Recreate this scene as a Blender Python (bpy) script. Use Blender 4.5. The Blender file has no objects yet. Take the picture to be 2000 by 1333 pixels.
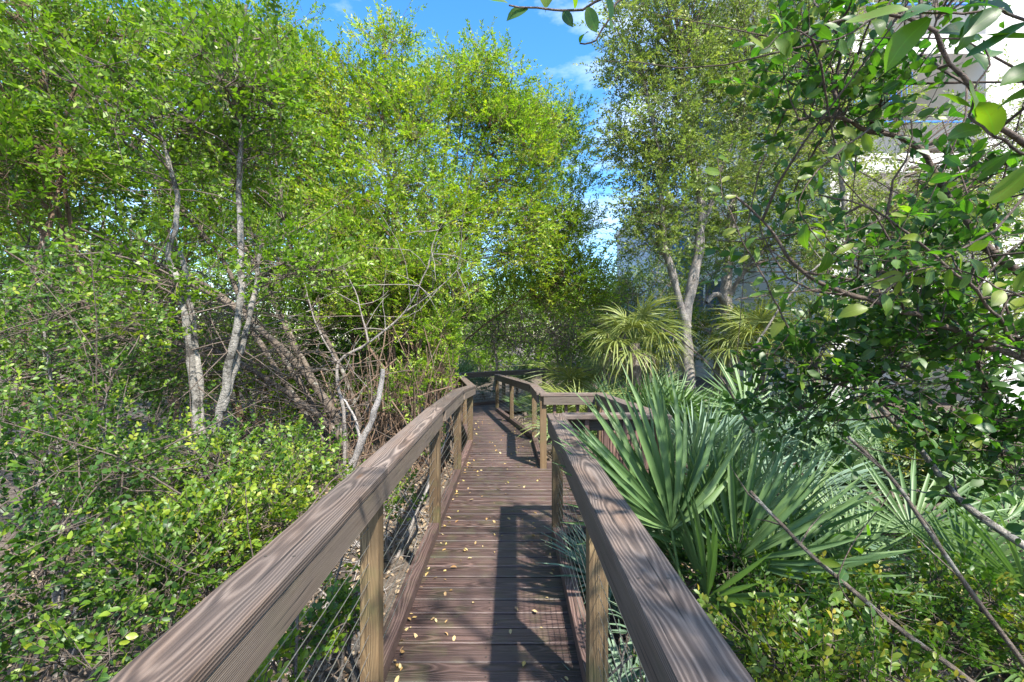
import bpy, bmesh, math, random
import numpy as np
from mathutils import Vector, Matrix
R = math.radians
SC = bpy.context.scene
COL = SC.collection

# ------------------------------------------------------------------ camera, sky, sun, exposure
CAM_H, FPX = 1.72, 889.0
cam_d = bpy.data.cameras.new('camera'); cam = bpy.data.objects.new('camera', cam_d); COL.objects.link(cam)
cam.location = (0, 0, CAM_H); cam.rotation_euler = (R(90), 0, 0)
cam_d.sensor_width = 36.0; cam_d.lens = 16.0; cam_d.shift_y = -0.005; cam_d.shift_x = 0.001
cam_d.clip_start = 0.02; cam_d.clip_end = 2000
SC.camera = cam
SUN = Vector((0.40, -0.62, 1.0)).normalized()
sun_d = bpy.data.lights.new('sun', 'SUN'); sun = bpy.data.objects.new('sun', sun_d); COL.objects.link(sun)
sun_d.energy = 4.4; sun_d.angle = R(1.0); sun_d.color = (1.0, 0.95, 0.86)
sun.rotation_euler = (-SUN).to_track_quat('-Z', 'Y').to_euler(); sun.location = SUN * 40
world = bpy.data.worlds.new('World'); SC.world = world; world.use_nodes = True
wn, wl = world.node_tree.nodes, world.node_tree.links
bg = wn['Background']; bg.inputs['Strength'].default_value = 0.15
sky = wn.new('ShaderNodeTexSky'); sky.sky_type = 'NISHITA'; sky.sun_disc = False
sky.sun_elevation = math.asin(SUN.z); sky.sun_rotation = math.atan2(SUN.x, SUN.y)
sky.air_density = 1.0; sky.dust_density = 0.4; sky.ozone_density = 1.4
tc = wn.new('ShaderNodeTexCoord'); mp = wn.new('ShaderNodeMapping'); mp.inputs['Scale'].default_value = (1.3, 1.3, 3.2)
nz = wn.new('ShaderNodeTexNoise'); nz.inputs['Scale'].default_value = 2.1; nz.inputs['Detail'].default_value = 7; nz.inputs['Roughness'].default_value = 0.58
rp = wn.new('ShaderNodeValToRGB'); rp.color_ramp.elements[0].position = 0.46; rp.color_ramp.elements[1].position = 0.74
rp.color_ramp.elements[0].color = (0, 0, 0, 1); rp.color_ramp.elements[1].color = (0.75, 0.75, 0.75, 1)
hs = wn.new('ShaderNodeHueSaturation'); hs.inputs['Saturation'].default_value = 1.35; hs.inputs['Value'].default_value = 0.88
mx = wn.new('ShaderNodeMix'); mx.data_type = 'RGBA'; mx.inputs['B'].default_value = (5.2, 5.5, 5.9, 1)
wl.new(tc.outputs['Generated'], mp.inputs['Vector']); wl.new(mp.outputs['Vector'], nz.inputs['Vector'])
wl.new(nz.outputs['Fac'], rp.inputs['Fac']); wl.new(rp.outputs['Color'], mx.inputs['Factor'])
wl.new(sky.outputs['Color'], hs.inputs['Color']); wl.new(hs.outputs['Color'], mx.inputs['A']); wl.new(mx.outputs['Result'], bg.inputs['Color'])
SC.view_settings.view_transform = 'Standard'; SC.view_settings.look = 'None'
SC.view_settings.exposure = 1.72; SC.view_settings.gamma = 1.0; SC.view_settings.use_curve_mapping = False
SC.render.engine = 'CYCLES'
SC.cycles.max_bounces = 8; SC.cycles.transmission_bounces = 5; SC.cycles.diffuse_bounces = 5; SC.cycles.sample_clamp_indirect = 6

# ------------------------------------------------------------------ helpers
def W(px, py, d):
    """a place in the wood, read as bearing and height at d metres ahead"""
    return np.array(((px - 998) * d / FPX, d, CAM_H - (py - 656) * d / FPX))
def tag(o, label=None, cat=None, group=None, kind=None):
    if label: o['label'] = label
    if cat: o['category'] = cat
    if group: o['group'] = group
    if kind: o['kind'] = kind
    return o
def empty(name, loc=(0, 0, 0)):
    o = bpy.data.objects.new(name, None); COL.objects.link(o); o.location = loc; o.empty_display_size = 0.1
    return o
def link(name, me, mat=None, parent=None, loc=None):
    if mat is not None and not me.materials: me.materials.append(mat)
    o = bpy.data.objects.new(name, me); COL.objects.link(o)
    if parent is not None: o.parent = parent
    if loc is not None: o.location = loc
    return o
def qmesh(name, V, F, rand=None, smooth=False):
    V = np.asarray(V, np.float32).reshape(-1, 3); F = np.asarray(F, np.int32).reshape(-1, 4)
    me = bpy.data.meshes.new(name)
    me.vertices.add(len(V)); me.vertices.foreach_set('co', V.ravel())
    me.loops.add(F.size); me.loops.foreach_set('vertex_index', F.ravel())
    me.polygons.add(len(F)); me.polygons.foreach_set('loop_start', np.arange(0, F.size, 4, dtype=np.int32))
    try: me.polygons.foreach_set('loop_total', np.full(len(F), 4, np.int32))
    except Exception: pass
    if smooth: me.polygons.foreach_set('use_smooth', np.ones(len(F), bool))
    me.update(calc_edges=True)
    if rand is not None:
        a = me.attributes.new('leafrand', 'FLOAT', 'FACE'); a.data.foreach_set('value', np.asarray(rand, np.float32))
    return me
def norm(v):
    v = np.asarray(v, float); return v / np.maximum(np.linalg.norm(v, axis=-1, keepdims=True), 1e-9)
class Tubes:
    def __init__(s): s.V = []; s.F = []; s.n = 0
    def add(s, P, rad, sides=6):
        P = np.asarray(P, float); n = len(P); rad = np.broadcast_to(np.asarray(rad, float), (n,))
        T = norm(np.gradient(P, axis=0)); ref = np.array((0.31, 0.17, 0.93)) if abs(T[:, 2]).mean() < 0.85 else np.array((0.95, 0.3, 0.1))
        A = norm(np.cross(T, ref)); B = np.cross(T, A)
        a = np.arange(sides) * 2 * math.pi / sides
        V = P[:, None, :] + rad[:, None, None] * (np.cos(a)[None, :, None] * A[:, None, :] + np.sin(a)[None, :, None] * B[:, None, :])
        i = np.arange(n - 1)[:, None] * sides; j = np.arange(sides)[None, :]; k = (j + 1) % sides
        s.F.append(np.stack([i + j, i + k, i + sides + k, i + sides + j], -1).reshape(-1, 4) + s.n)
        s.V.append(V.reshape(-1, 3)); s.n += n * sides
    def mesh(s, name, origin=(0, 0, 0)):
        return qmesh(name, np.concatenate(s.V) - np.asarray(origin), np.concatenate(s.F), smooth=True)
def smooth_path(pts, n, rng=None, amp=0.0):
    P = np.asarray(pts, float)
    t = np.concatenate([[0], np.cumsum(np.linalg.norm(np.diff(P, axis=0), axis=1))]); t /= t[-1]
    u = np.linspace(0, 1, n)
    Q = np.empty((n, 3)); m = len(P)
    tang = np.gradient(P, axis=0) / np.maximum(np.gradient(t), 1e-6)[:, None]
    idx = np.clip(np.searchsorted(t, u, 'right') - 1, 0, m - 2)
    h = t[idx + 1] - t[idx]; s = ((u - t[idx]) / h)[:, None]; h = h[:, None]
    Q = (2*s**3 - 3*s**2 + 1)*P[idx] + (s**3 - 2*s**2 + s)*h*tang[idx] + (-2*s**3 + 3*s**2)*P[idx+1] + (s**3 - s**2)*h*tang[idx+1]
    if rng is not None and amp > 0:
        w = rng.normal(0, amp, (n, 3)); w = (w + np.roll(w, 1, 0)) / 2; w[0] = 0; Q = Q + w
    return Q
def ballpts(rng, n):
    v = norm(rng.normal(size=(n, 3))); return v * rng.uniform(0, 1, (n, 1)) ** (1 / 2.6)

# ------------------------------------------------------------------ materials
class NT:
    def __init__(s, name):
        s.m = bpy.data.materials.new(name); s.m.use_nodes = True; s.t = s.m.node_tree; s.n = s.t.nodes; s.l = s.t.links
        s.b = s.n['Principled BSDF']; s.out = s.n['Material Output']
    def node(s, typ, **kw):
        x = s.n.new(typ)
        for k, v in kw.items():
            if k in x.inputs: x.inputs[k].default_value = v
            else: setattr(x, k, v)
        return x
    def link(s, a, b): s.l.new(a, b)
    def ramp(s, fac, stops):
        r = s.n.new('ShaderNodeValToRGB'); e = r.color_ramp.elements
        while len(e) < len(stops): e.new(0.5)
        for k, (p, c) in enumerate(stops): e[k].position = p; e[k].color = (*c, 1)
        s.l.new(fac, r.inputs['Fac']); return r.outputs['Color']
    def math(s, op, a, b=None):
        x = s.n.new('ShaderNodeMath'); x.operation = op
        for i, v in enumerate((a, b)):
            if v is None: continue
            if hasattr(v, 'is_linked') or hasattr(v, 'links'): s.l.new(v, x.inputs[i])
            else: x.inputs[i].default_value = v
        return x.outputs[0]
    def mix(s, fac, a, b, typ='MIX'):
        x = s.n.new('ShaderNodeMix'); x.data_type = 'RGBA'; x.blend_type = typ
        for nm, v in (('Factor', fac), ('A', a), ('B', b)):
            if hasattr(v, 'links'): s.l.new(v, x.inputs[nm])
            else: x.inputs[nm].default_value = v if nm == 'Factor' else (*v, 1)
        return x.outputs['Result']
    def noise(s, vec, scale, detail=4, rough=0.55, dist=0.0):
        x = s.node('ShaderNodeTexNoise', Scale=scale, Detail=detail, Roughness=rough, Distortion=dist)
        if vec is not None: s.l.new(vec, x.inputs['Vector'])
        return x.outputs['Fac']
    def mapped(s, vec, scale):
        x = s.node('ShaderNodeMapping'); x.inputs['Scale'].default_value = scale; s.l.new(vec, x.inputs['Vector']); return x.outputs['Vector']
    def bump(s, h, strength, dist=0.01):
        x = s.node('ShaderNodeBump', Strength=strength, Distance=dist); s.l.new(h, x.inputs['Height']); s.l.new(x.outputs['Normal'], s.b.inputs['Normal'])
def wood(name, dark, mid, light, warm, rough=0.7, ring=46.0, warmamt=0.5, moss=0.0, bump=0.35, wear=0.0):
    t = NT(name)
    co = t.node('ShaderNodeTexCoord').outputs['Object']; rnd = t.node('ShaderNodeObjectInfo').outputs['Random']
    off = t.node('ShaderNodeCombineXYZ'); t.link(t.math('MULTIPLY', rnd, 37.0), off.inputs[0]); t.link(t.math('MULTIPLY', rnd, 11.0), off.inputs[1])
    add = t.node('ShaderNodeVectorMath', operation='ADD'); t.link(co, add.inputs[0]); t.link(off.outputs[0], add.inputs[1]); v = add.outputs[0]
    sep = t.node('ShaderNodeSeparateXYZ'); t.link(co, sep.inputs[0])
    sx = t.node('ShaderNodeCombineXYZ'); sv = t.node('ShaderNodeSeparateXYZ'); t.link(v, sv.inputs[0]); t.link(sv.outputs[0], sx.inputs[0])
    wan = t.noise(sx.outputs[0], 0.9, 3, 0.45); loc = t.noise(t.mapped(v, (1.6, 12, 12)), 1.0, 3, 0.5)
    yy = t.math('ADD', sep.outputs[1], t.math('ADD', t.math('MULTIPLY', t.math('SUBTRACT', rnd, 0.5), 0.08), t.math('MULTIPLY', t.math('SUBTRACT', wan, 0.5), 0.05)))
    zz = t.math('ADD', sep.outputs[2], t.math('ADD', 0.012, t.math('MULTIPLY', wan, 0.11)))
    rad = t.math('SQRT', t.math('ADD', t.math('MULTIPLY', yy, yy), t.math('MULTIPLY', zz, zz)))
    ph = t.math('ADD', t.math('MULTIPLY', rad, ring * 25.0), t.math('MULTIPLY', loc, 6.0))
    vo = t.node('ShaderNodeTexVoronoi', Scale=1.0); t.link(t.mapped(v, (1.9, 7.5, 7.5)), vo.inputs['Vector']); kd = vo.outputs['Distance']
    ph = t.math('ADD', ph, t.math('DIVIDE', 0.7, t.math('ADD', kd, 0.06)))
    s1 = t.math('ADD', t.math('MULTIPLY', t.math('SINE', ph), 0.5), 0.5)
    s1 = t.math('POWER', s1, 1.4)
    msk = t.noise(t.mapped(v, (1.1, 22, 22)), 1.0, 4, 0.6); s1 = t.math('ADD', t.math('MULTIPLY', s1, t.math('MULTIPLY', msk, 1.5)), t.math('MULTIPLY', t.math('SUBTRACT', 0.6, msk), 0.5))
    fine = t.noise(t.mapped(v, (2.5, 150, 150)), 1.0, 5, 0.65)
    blot = t.noise(t.mapped(v, (2.2, 9, 9)), 1.0, 5, 0.6)
    g = t.math('ADD', t.math('MULTIPLY', s1, 0.44), t.math('MULTIPLY', fine, 0.70))
    c = t.ramp(g, ((0.22, dark), (0.50, mid), (0.80, light)))
    wf = t.ramp(blot, ((0.42, (0, 0, 0)), (0.68, (warmamt,) * 3)))
    c = t.mix(wf, c, t.mix(0.65, c, warm, 'OVERLAY'))
    c = t.mix(t.ramp(blot, ((0.25, (0.55,) * 3), (0.5, (0.0,) * 3))), c, dark)
    c = t.mix(t.ramp(kd, ((0.045, (0.85,) * 3), (0.10, (0, 0, 0)))), c, (warm[0] * .30, warm[1] * .26, warm[2] * .3))
    crk = t.noise(t.mapped(v, (1.8, 75, 75)), 1.0, 3, 0.5)
    c = t.mix(t.ramp(crk, ((0.63, (0, 0, 0)), (0.67, (0.85,) * 3))), c, tuple(x * .35 for x in dark))
    sh = t.node('ShaderNodeHueSaturation'); t.link(c, sh.inputs['Color']); t.link(t.math('ADD', 0.72, t.math('MULTIPLY', rnd, 0.56)), sh.inputs['Value']); c = sh.outputs['Color']
    if wear:
        wx = t.math('ADD', t.math('ABSOLUTE', sep.outputs[0]), t.math('MULTIPLY', blot, 0.30))
        c = t.mix(t.ramp(wx, ((0.20, (wear,) * 3), (0.52, (0, 0, 0)))), c, tuple(min(1, x * 1.15) for x in light))
    if moss:
        mo = t.noise(v, 5.0, 5, 0.6)
        c = t.mix(t.ramp(mo, ((0.50, (0, 0, 0)), (0.68, (moss,) * 3))), c, (0.09, 0.11, 0.035))
    t.link(c, t.b.inputs['Base Color']); t.b.inputs['Roughness'].default_value = rough
    t.bump(t.math('ADD', t.math('MULTIPLY', s1, 0.6), fine), bump, 0.006)
    return t.m
M = {}
M['rail'] = wood('weathered_rail_wood', (0.034, 0.025, 0.021), (0.102, 0.077, 0.064), (0.21, 0.166, 0.138), (0.28, 0.16, 0.065), 0.72, 42, 0.75, 0.0, 0.4)
M['post'] = wood('treated_post_wood', (0.052, 0.033, 0.016), (0.120, 0.078, 0.038), (0.215, 0.150, 0.078), (0.22, 0.13, 0.05), 0.7, 40, 0.6, 0.35, 0.35)
M['side'] = wood('grey_side_board_wood', (0.048, 0.036, 0.028), (0.112, 0.086, 0.066), (0.195, 0.155, 0.122), (0.25, 0.16, 0.08), 0.7, 44, 0.4, 0.12, 0.35)
M['deck'] = wood('stained_deck_wood', (0.012, 0.007, 0.006), (0.046, 0.026, 0.022), (0.122, 0.078, 0.066), (0.11, 0.050, 0.036), 0.50, 40, 0.5, 0.22, 0.6, wear=0.30)
M['kerb'] = wood('reddish_kerb_wood', (0.036, 0.020, 0.017), (0.090, 0.054, 0.046), (0.165, 0.108, 0.092), (0.14, 0.075, 0.05), 0.6, 40, 0.4, 0.10, 0.35)
M['picket'] = wood('brown_picket_wood', (0.06, 0.032, 0.026), (0.14, 0.082, 0.065), (0.24, 0.155, 0.125), (0.25, 0.13, 0.07), 0.65, 40, 0.4, 0.1, 0.3)
def plain(name, c, rough=0.5, metal=0.0, var=0.12, scale=6.0, bump=0.0):
    t = NT(name); co = t.node('ShaderNodeTexCoord').outputs['Object']; n = t.noise(co, scale, 6, 0.6)
    t.link(t.ramp(n, ((0.3, tuple(x * (1 - var) for x in c)), (0.7, tuple(min(1, x * (1 + var)) for x in c)))), t.b.inputs['Base Color'])
    t.b.inputs['Roughness'].default_value = rough; t.b.inputs['Metallic'].default_value = metal
    if bump: t.bump(n, bump, 0.02)
    return t.m
M['cable'] = plain('steel_cable', (0.55, 0.53, 0.50), 0.35, 0.9, 0.2, 40)
def bark(name, dark, light, spot=None, spot_lo=0.55, scale=14):
    t = NT(name); co = t.node('ShaderNodeTexCoord').outputs['Object']
    v = t.mapped(co, (1, 1, 0.35)); n = t.noise(v, scale, 7, 0.65, 0.4); f = t.noise(co, scale * 4, 5, 0.7)
    c = t.ramp(t.math('ADD', t.math('MULTIPLY', n, 0.7), t.math('MULTIPLY', f, 0.3)), ((0.32, dark), (0.62, light)))
    if spot: c = t.mix(t.ramp(t.noise(co, 7, 5, 0.62), ((spot_lo, (0, 0, 0)), (spot_lo + 0.05, (0.85,) * 3))), c, spot); c = t.mix(t.ramp(t.noise(t.mapped(co, (1, 1, 2.2)), 24, 4, 0.7), ((0.56, (0, 0, 0)), (0.64, (0.75,) * 3))), c, tuple(x * .55 for x in dark))
    t.link(c, t.b.inputs['Base Color']); t.b.inputs['Roughness'].default_value = 0.9
    t.bump(t.math('ADD', n, f), 1.0, 0.03); return t.m
M['bark_brown'] = bark('brown_bark', (0.070, 0.052, 0.038), (0.20, 0.158, 0.122), (0.28, 0.27, 0.23), 0.58)
M['bark_tan'] = bark('tan_bark', (0.10, 0.06, 0.038), (0.25, 0.165, 0.11), (0.26, 0.235, 0.19), 0.62)
M['bark_white'] = bark('lichen_white_bark', (0.10, 0.088, 0.075), (0.36, 0.335, 0.295), (0.04, 0.036, 0.03), 0.56, 11)
M['bark_grey'] = bark('pale_grey_bark', (0.13, 0.112, 0.10), (0.36, 0.32, 0.285), (0.10, 0.085, 0.07), 0.62)
M['bark_dead'] = bark('dead_silver_wood', (0.20, 0.18, 0.165), (0.52, 0.48, 0.45), (0.11, 0.085, 0.06), 0.60)
M['twig'] = bark('grey_brown_twig', (0.075, 0.055, 0.042), (0.20, 0.155, 0.122), None)
M['twig_dark'] = bark('dark_branch_bark', (0.05, 0.036, 0.028), (0.19, 0.14, 0.11), (0.25, 0.23, 0.20), 0.66)
def leafmat(name, cols, trans=0.4, rough=0.42, objrand=False, tint=(0.9, 1.25, 0.35), spec=0.4):
    t = NT(name)
    r = t.node('ShaderNodeObjectInfo').outputs['Random'] if objrand else t.node('ShaderNodeAttribute', attribute_name='leafrand').outputs['Fac']
    n = len(cols); c = t.ramp(r, [(i / (n - 1), k) for i, k in enumerate(cols)])
    if objrand:
        co = t.node('ShaderNodeTexCoord').outputs['Object']; sp = t.node('ShaderNodeSeparateXYZ'); t.link(co, sp.inputs[0])
        ve = t.math('ABSOLUTE', sp.outputs[1]); mr = t.ramp(ve, ((0.0, (0.55,) * 3), (0.018, (0.0,) * 3)))
        c = t.mix(mr, c, tuple(min(1, x * 1.7) for x in cols[len(cols) // 2]))
        c = t.mix(t.ramp(t.noise(co, 9, 5, 0.6), ((0.60, (0, 0, 0)), (0.72, (0.35,) * 3))), c, (0.16, 0.11, 0.02))
    t.link(c, t.b.inputs['Base Color']); t.b.inputs['Roughness'].default_value = rough; t.b.inputs['Specular IOR Level'].default_value = spec
    tr = t.node('ShaderNodeBsdfTranslucent'); t.link(t.mix(1.0, c, tint, 'MULTIPLY'), tr.inputs['Color'])
    ms = t.node('ShaderNodeMixShader', Fac=trans); t.link(t.b.outputs[0], ms.inputs[1]); t.link(tr.outputs[0], ms.inputs[2])
    t.link(ms.outputs[0], t.out.inputs['Surface']); return t.m
LG0 = ((0.040, 0.085, 0.010), (0.080, 0.155, 0.014), (0.125, 0.205, 0.018), (0.175, 0.255, 0.022), (0.250, 0.285, 0.025))
LG = [tuple(min(.5, x * 1.22) for x in c) for c in LG0]
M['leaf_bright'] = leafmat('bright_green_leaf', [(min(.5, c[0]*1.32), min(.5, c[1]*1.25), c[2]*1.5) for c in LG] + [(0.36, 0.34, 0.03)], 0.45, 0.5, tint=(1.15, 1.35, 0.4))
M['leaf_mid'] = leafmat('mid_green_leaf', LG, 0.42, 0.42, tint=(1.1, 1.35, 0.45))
M['leaf_shrub'] = leafmat('glossy_shrub_leaf', [(0.018, 0.052, 0.010), (0.040, 0.098, 0.013), (0.085, 0.165, 0.016), (0.160, 0.250, 0.020), (0.300, 0.330, 0.030)], 0.40, 0.46, tint=(1.2, 1.45, 0.45), spec=0.5)
M['leaf_shrub_o'] = leafmat('glossy_shrub_large_leaf', [(0.025, 0.066, 0.012), (0.060, 0.130, 0.015), (0.120, 0.215, 0.020), (0.25, 0.32, 0.030)], 0.40, 0.42, True, tint=(1.2, 1.45, 0.45), spec=0.5)
M['leaf_oak'] = leafmat('olive_oak_leaf', [(0.085, 0.140, 0.040), (0.150, 0.215, 0.055), (0.215, 0.285, 0.070), (0.30, 0.35, 0.095), (0.40, 0.40, 0.13)], 0.42, 0.45, tint=(1.0, 1.1, 0.5))
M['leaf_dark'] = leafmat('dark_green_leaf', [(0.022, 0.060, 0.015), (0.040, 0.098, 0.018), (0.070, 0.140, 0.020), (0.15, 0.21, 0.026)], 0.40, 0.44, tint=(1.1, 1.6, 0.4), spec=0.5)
M['leaf_dark_o'] = leafmat('broad_dark_green_leaf', [(0.026, 0.070, 0.017), (0.045, 0.110, 0.020), (0.085, 0.160, 0.022), (0.19, 0.23, 0.026)], 0.45, 0.42, True, tint=(1.3, 1.9, 0.4), spec=0.5)
M['leaf_yel_o'] = leafmat('broad_yellow_green_leaf', [(0.050, 0.115, 0.020), (0.10, 0.18, 0.022), (0.14, 0.20, 0.024), (0.20, 0.23, 0.028)], 0.5, 0.45, True, tint=(1.2, 1.5, 0.4), spec=0.5)
M['leaf_yel'] = leafmat('yellow_tipped_leaf', [(0.035, 0.085, 0.015), (0.060, 0.130, 0.018), (0.110, 0.170, 0.020), (0.260, 0.220, 0.020)], 0.38, 0.4)
M['leaf_brown'] = leafmat('dry_brown_leaf', [(0.085, 0.055, 0.032), (0.17, 0.115, 0.07), (0.26, 0.19, 0.12), (0.36, 0.29, 0.20)], 0.15, 0.75, tint=(1, 0.9, 0.7), spec=0.2)
M['leaf_fallen'] = leafmat('yellow_fallen_leaf', [(0.22, 0.12, 0.05), (0.42, 0.27, 0.09), (0.50, 0.40, 0.20), (0.34, 0.20, 0.11), (0.30, 0.26, 0.07)], 0.2, 0.6, True, tint=(1, 0.9, 0.5), spec=0.3)
M['palm_green'] = leafmat('palmetto_green', [(0.056, 0.110, 0.036), (0.088, 0.160, 0.052), (0.130, 0.210, 0.070), (0.205, 0.275, 0.105)], 0.32, 0.48, tint=(1.0, 1.2, 0.5), spec=0.5)
M['palm_blue'] = leafmat('palmetto_blue_green', [(0.075, 0.125, 0.075), (0.12, 0.19, 0.12), (0.18, 0.26, 0.175), (0.23, 0.31, 0.22)], 0.20, 0.52, tint=(0.9, 1.1, 0.7), spec=0.4)
M['palm_olive'] = leafmat('palm_olive', [(0.10, 0.135, 0.035), (0.15, 0.19, 0.048), (0.21, 0.245, 0.065), (0.32, 0.31, 0.11)], 0.32, 0.45, tint=(1.1, 1.1, 0.5), spec=0.4)
M['palm_dead'] = leafmat('palmetto_dead', [(0.13, 0.095, 0.070), (0.20, 0.150, 0.115), (0.28, 0.22, 0.17), (0.36, 0.29, 0.23)], 0.12, 0.7, tint=(1, 0.9, 0.8), spec=0.2)
M['white'] = plain('white_stucco', (0.58, 0.565, 0.54), 0.85, 0, 0.03, 1.5, 0.05)
M['cream'] = plain('cream_stucco', (0.60, 0.55, 0.47), 0.85, 0, 0.04, 1.2, 0.05)
M['blue'] = plain('blue_railing_paint', (0.03, 0.16, 0.52), 0.4, 0, 0.08, 3)
M['glass'] = plain('window_glass', (0.10, 0.16, 0.24), 0.06, 0, 0.15, 0.8)
M['bluegrey'] = plain('blue_grey_stucco', (0.42, 0.47, 0.56), 0.85, 0, 0.05, 1.0, 0.05)
def groundmat():
    t = NT('leaf_litter_soil'); co = t.node('ShaderNodeTexCoord').outputs['Object']
    n = t.noise(co, 1.3, 6, 0.6); f = t.noise(co, 26, 6, 0.7)
    c = t.ramp(t.math('ADD', t.math('MULTIPLY', n, 0.45), t.math('MULTIPLY', f, 0.55)), ((0.33, (0.028, 0.021, 0.016)), (0.50, (0.10, 0.076, 0.058)), (0.68, (0.20, 0.165, 0.13))))
    t.link(c, t.b.inputs['Base Color']); t.b.inputs['Roughness'].default_value = 0.95; t.bump(f, 0.9, 0.05); return t.m
M['ground'] = groundmat()

# ------------------------------------------------------------------ ground
GZ = -0.60
def ground_z(x, y): return GZ + 0.05 * np.sin(x * 1.1 + 0.6 * y) + 0.04 * np.sin(1.7 * y - 0.8 * x)
def make_ground():
    a = np.concatenate([[-400, -150, -70, -40], np.linspace(-26, 26, 105), [40, 70, 150, 400]])
    b = np.concatenate([[-400, -120, -40, -15], np.linspace(-6, 46, 105), [60, 90, 160, 400]])
    X, Y = np.meshgrid(a, b); Z = ground_z(X, Y) + 0.03 * np.random.default_rng(4).normal(size=X.shape)
    n, m = X.shape; i = np.arange(n - 1)[:, None] * m + np.arange(m - 1)[None, :]
    F = np.stack([i, i + 1, i + m + 1, i + m], -1).reshape(-1, 4)
    o = link('ground', qmesh('ground', np.stack([X, Y, Z], -1), F, smooth=True), M['ground']); tag(o, 'brown sandy ground strewn with leaf litter', 'ground', kind='structure')
make_ground()

# ------------------------------------------------------------------ boards
def board(name, p, q, w, h, mat, parent, up=(0, 0, 1), bev=0.004, trap=None):
    """a board from p to q, w wide, h thick, centred on the line; trap = x-shift of the far long edge at both ends"""
    p, q = Vector(p), Vector(q); L = (q - p).length
    bm = bmesh.new(); bmesh.ops.create_cube(bm, size=1.0)
    for v in bm.verts:
        v.co = Vector((v.co.x * L, v.co.y * w, v.co.z * h))
        if trap: v.co.x += (trap[0] if v.co.x < 0 else trap[1]) * (v.co.y / w)
    if bev: bmesh.ops.bevel(bm, geom=bm.edges[:], offset=bev, segments=1 if bev < 0.005 else 2, affect='EDGES', profile=0.6)
    me = bpy.data.meshes.new(name); bm.to_mesh(me); bm.free()
    o = link(name, me, mat, parent)
    X = (q - p).normalized(); Y = Vector(up).cross(X).normalized(); Z = X.cross(Y)
    m = Matrix((X, Y, Z)).transposed().to_4x4(); m.translation = (p + q) / 2
    o.matrix_local = m
    return o
ZP = ((-4, 0), (4.4, 0), (6.3, -.11), (8.4, -.20), (13.1, -.43), (20, -.45))
def zdeck(y): return float(np.interp(y, [a for a, b in ZP], [b for a, b in ZP]))
LEFT = ((-3, -.715), (4.0, -.715), (7.9, -.75), (13.6, -1.62), (13.75, -1.62), (16.0, 1.0), (18, 3.3))
RIGHT = ((-3, .445), (3.86, .445), (3.90, 1.36), (6.34, 1.29), (6.38, .47), (8.4, .45), (13.0, -.38), (13.2, 0.6), (14.2, 2.4), (16, 3.6))
def xl(y): return float(np.interp(y, [a for a, b in LEFT], [b for a, b in LEFT]))
def xr(y): return float(np.interp(y, [a for a, b in RIGHT], [b for a, b in RIGHT]))
deck = tag(empty('boardwalk', (0, 0, 0)), 'dark stained plank boardwalk running away between the railings', 'boardwalk', kind='structure')
rng = np.random.default_rng(11); random.seed(5)
y = -2.0; PITCH = 0.142
while y < 16.6:
    yc = y + PITCH / 2; e = 0.065
    a, b = xl(yc), xr(yc)
    if 3.80 < yc < 6.42: b = 1.36 if 3.90 < yc < 6.34 else 0.46
    if b - a > 0.25:
        z = zdeck(yc) - 0.019 + random.uniform(-.005, .002)
        ta = xl(yc + e) - xl(yc - e); tb = (xr(yc + e) - xr(yc - e)) if not (3.7 < yc < 6.5 or yc > 12.9) else 0
        ta = max(-.2, min(.2, ta)); tb = max(-.2, min(.2, tb))
        sl = (zdeck(yc + .05) - zdeck(yc - .05)) / .1
        board('plank', (a, yc, z), (b, yc, z), PITCH - random.uniform(.007, .016), 0.038, M['deck'], deck, up=(random.uniform(-.006, .006), -sl, 1), bev=0.0045, trap=(ta, tb))
    y += PITCH
for side in (0, 1):
    pts = [(-2, 0), (4.3, 0), (6.3, 0), (8.3, 0), (13.0, 0)]
    for (y0, _), (y1, _) in zip(pts, pts[1:]):
        f = (lambda q: xl(q) + .10) if side == 0 else (lambda q: (xr(q) if not 3.7 < q < 6.5 else .45) - .10)
        board('beam', (f(y0), y0, zdeck(y0) - .145), (f(y1), y1, zdeck(y1) - .145), .045, .20, M['kerb'], deck)
board('beam', (.46, 3.97, -.145), (1.34, 3.97, -.145), .045, .20, M['kerb'], deck)
board('beam', (.46, 6.25, -.26), (1.27, 6.25, -.26), .045, .20, M['kerb'], deck)
board('beam', (1.31, 4.0, -.145), (1.24, 6.22, -.255), .045, .20, M['kerb'], deck)

def screws(name, spots, parent, rad=.0045):
    V, F = [], []
    for (x, y, z) in spots:
        k = len(V); V += [(x + rad * math.cos(a), y + rad * math.sin(a), z) for a in [i * math.pi / 4 for i in range(8)]]
        F += [(k, k + 1, k + 2, k + 3), (k, k + 3, k + 4, k + 7), (k + 4, k + 5, k + 6, k + 7)]
    o = link(name, qmesh(name, V, F), M['screw'], parent); o['kind'] = 'stuff'
M['screw'] = plain('dull_screw_head', (0.10, 0.085, 0.075), 0.5, 0.6, 0.3, 30)
sp = []; yy = -2.0
while yy < 7.5:
    for q in (.035, .105):
        for x in (xl(yy) + .125 + random.uniform(-.006, .006), -.13 + random.uniform(-.008, .008), .325 + random.uniform(-.006, .006)): sp.append((x, yy + q, zdeck(yy + q) + .0035))
    yy += PITCH
screws('screw_heads', sp, deck)

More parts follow.
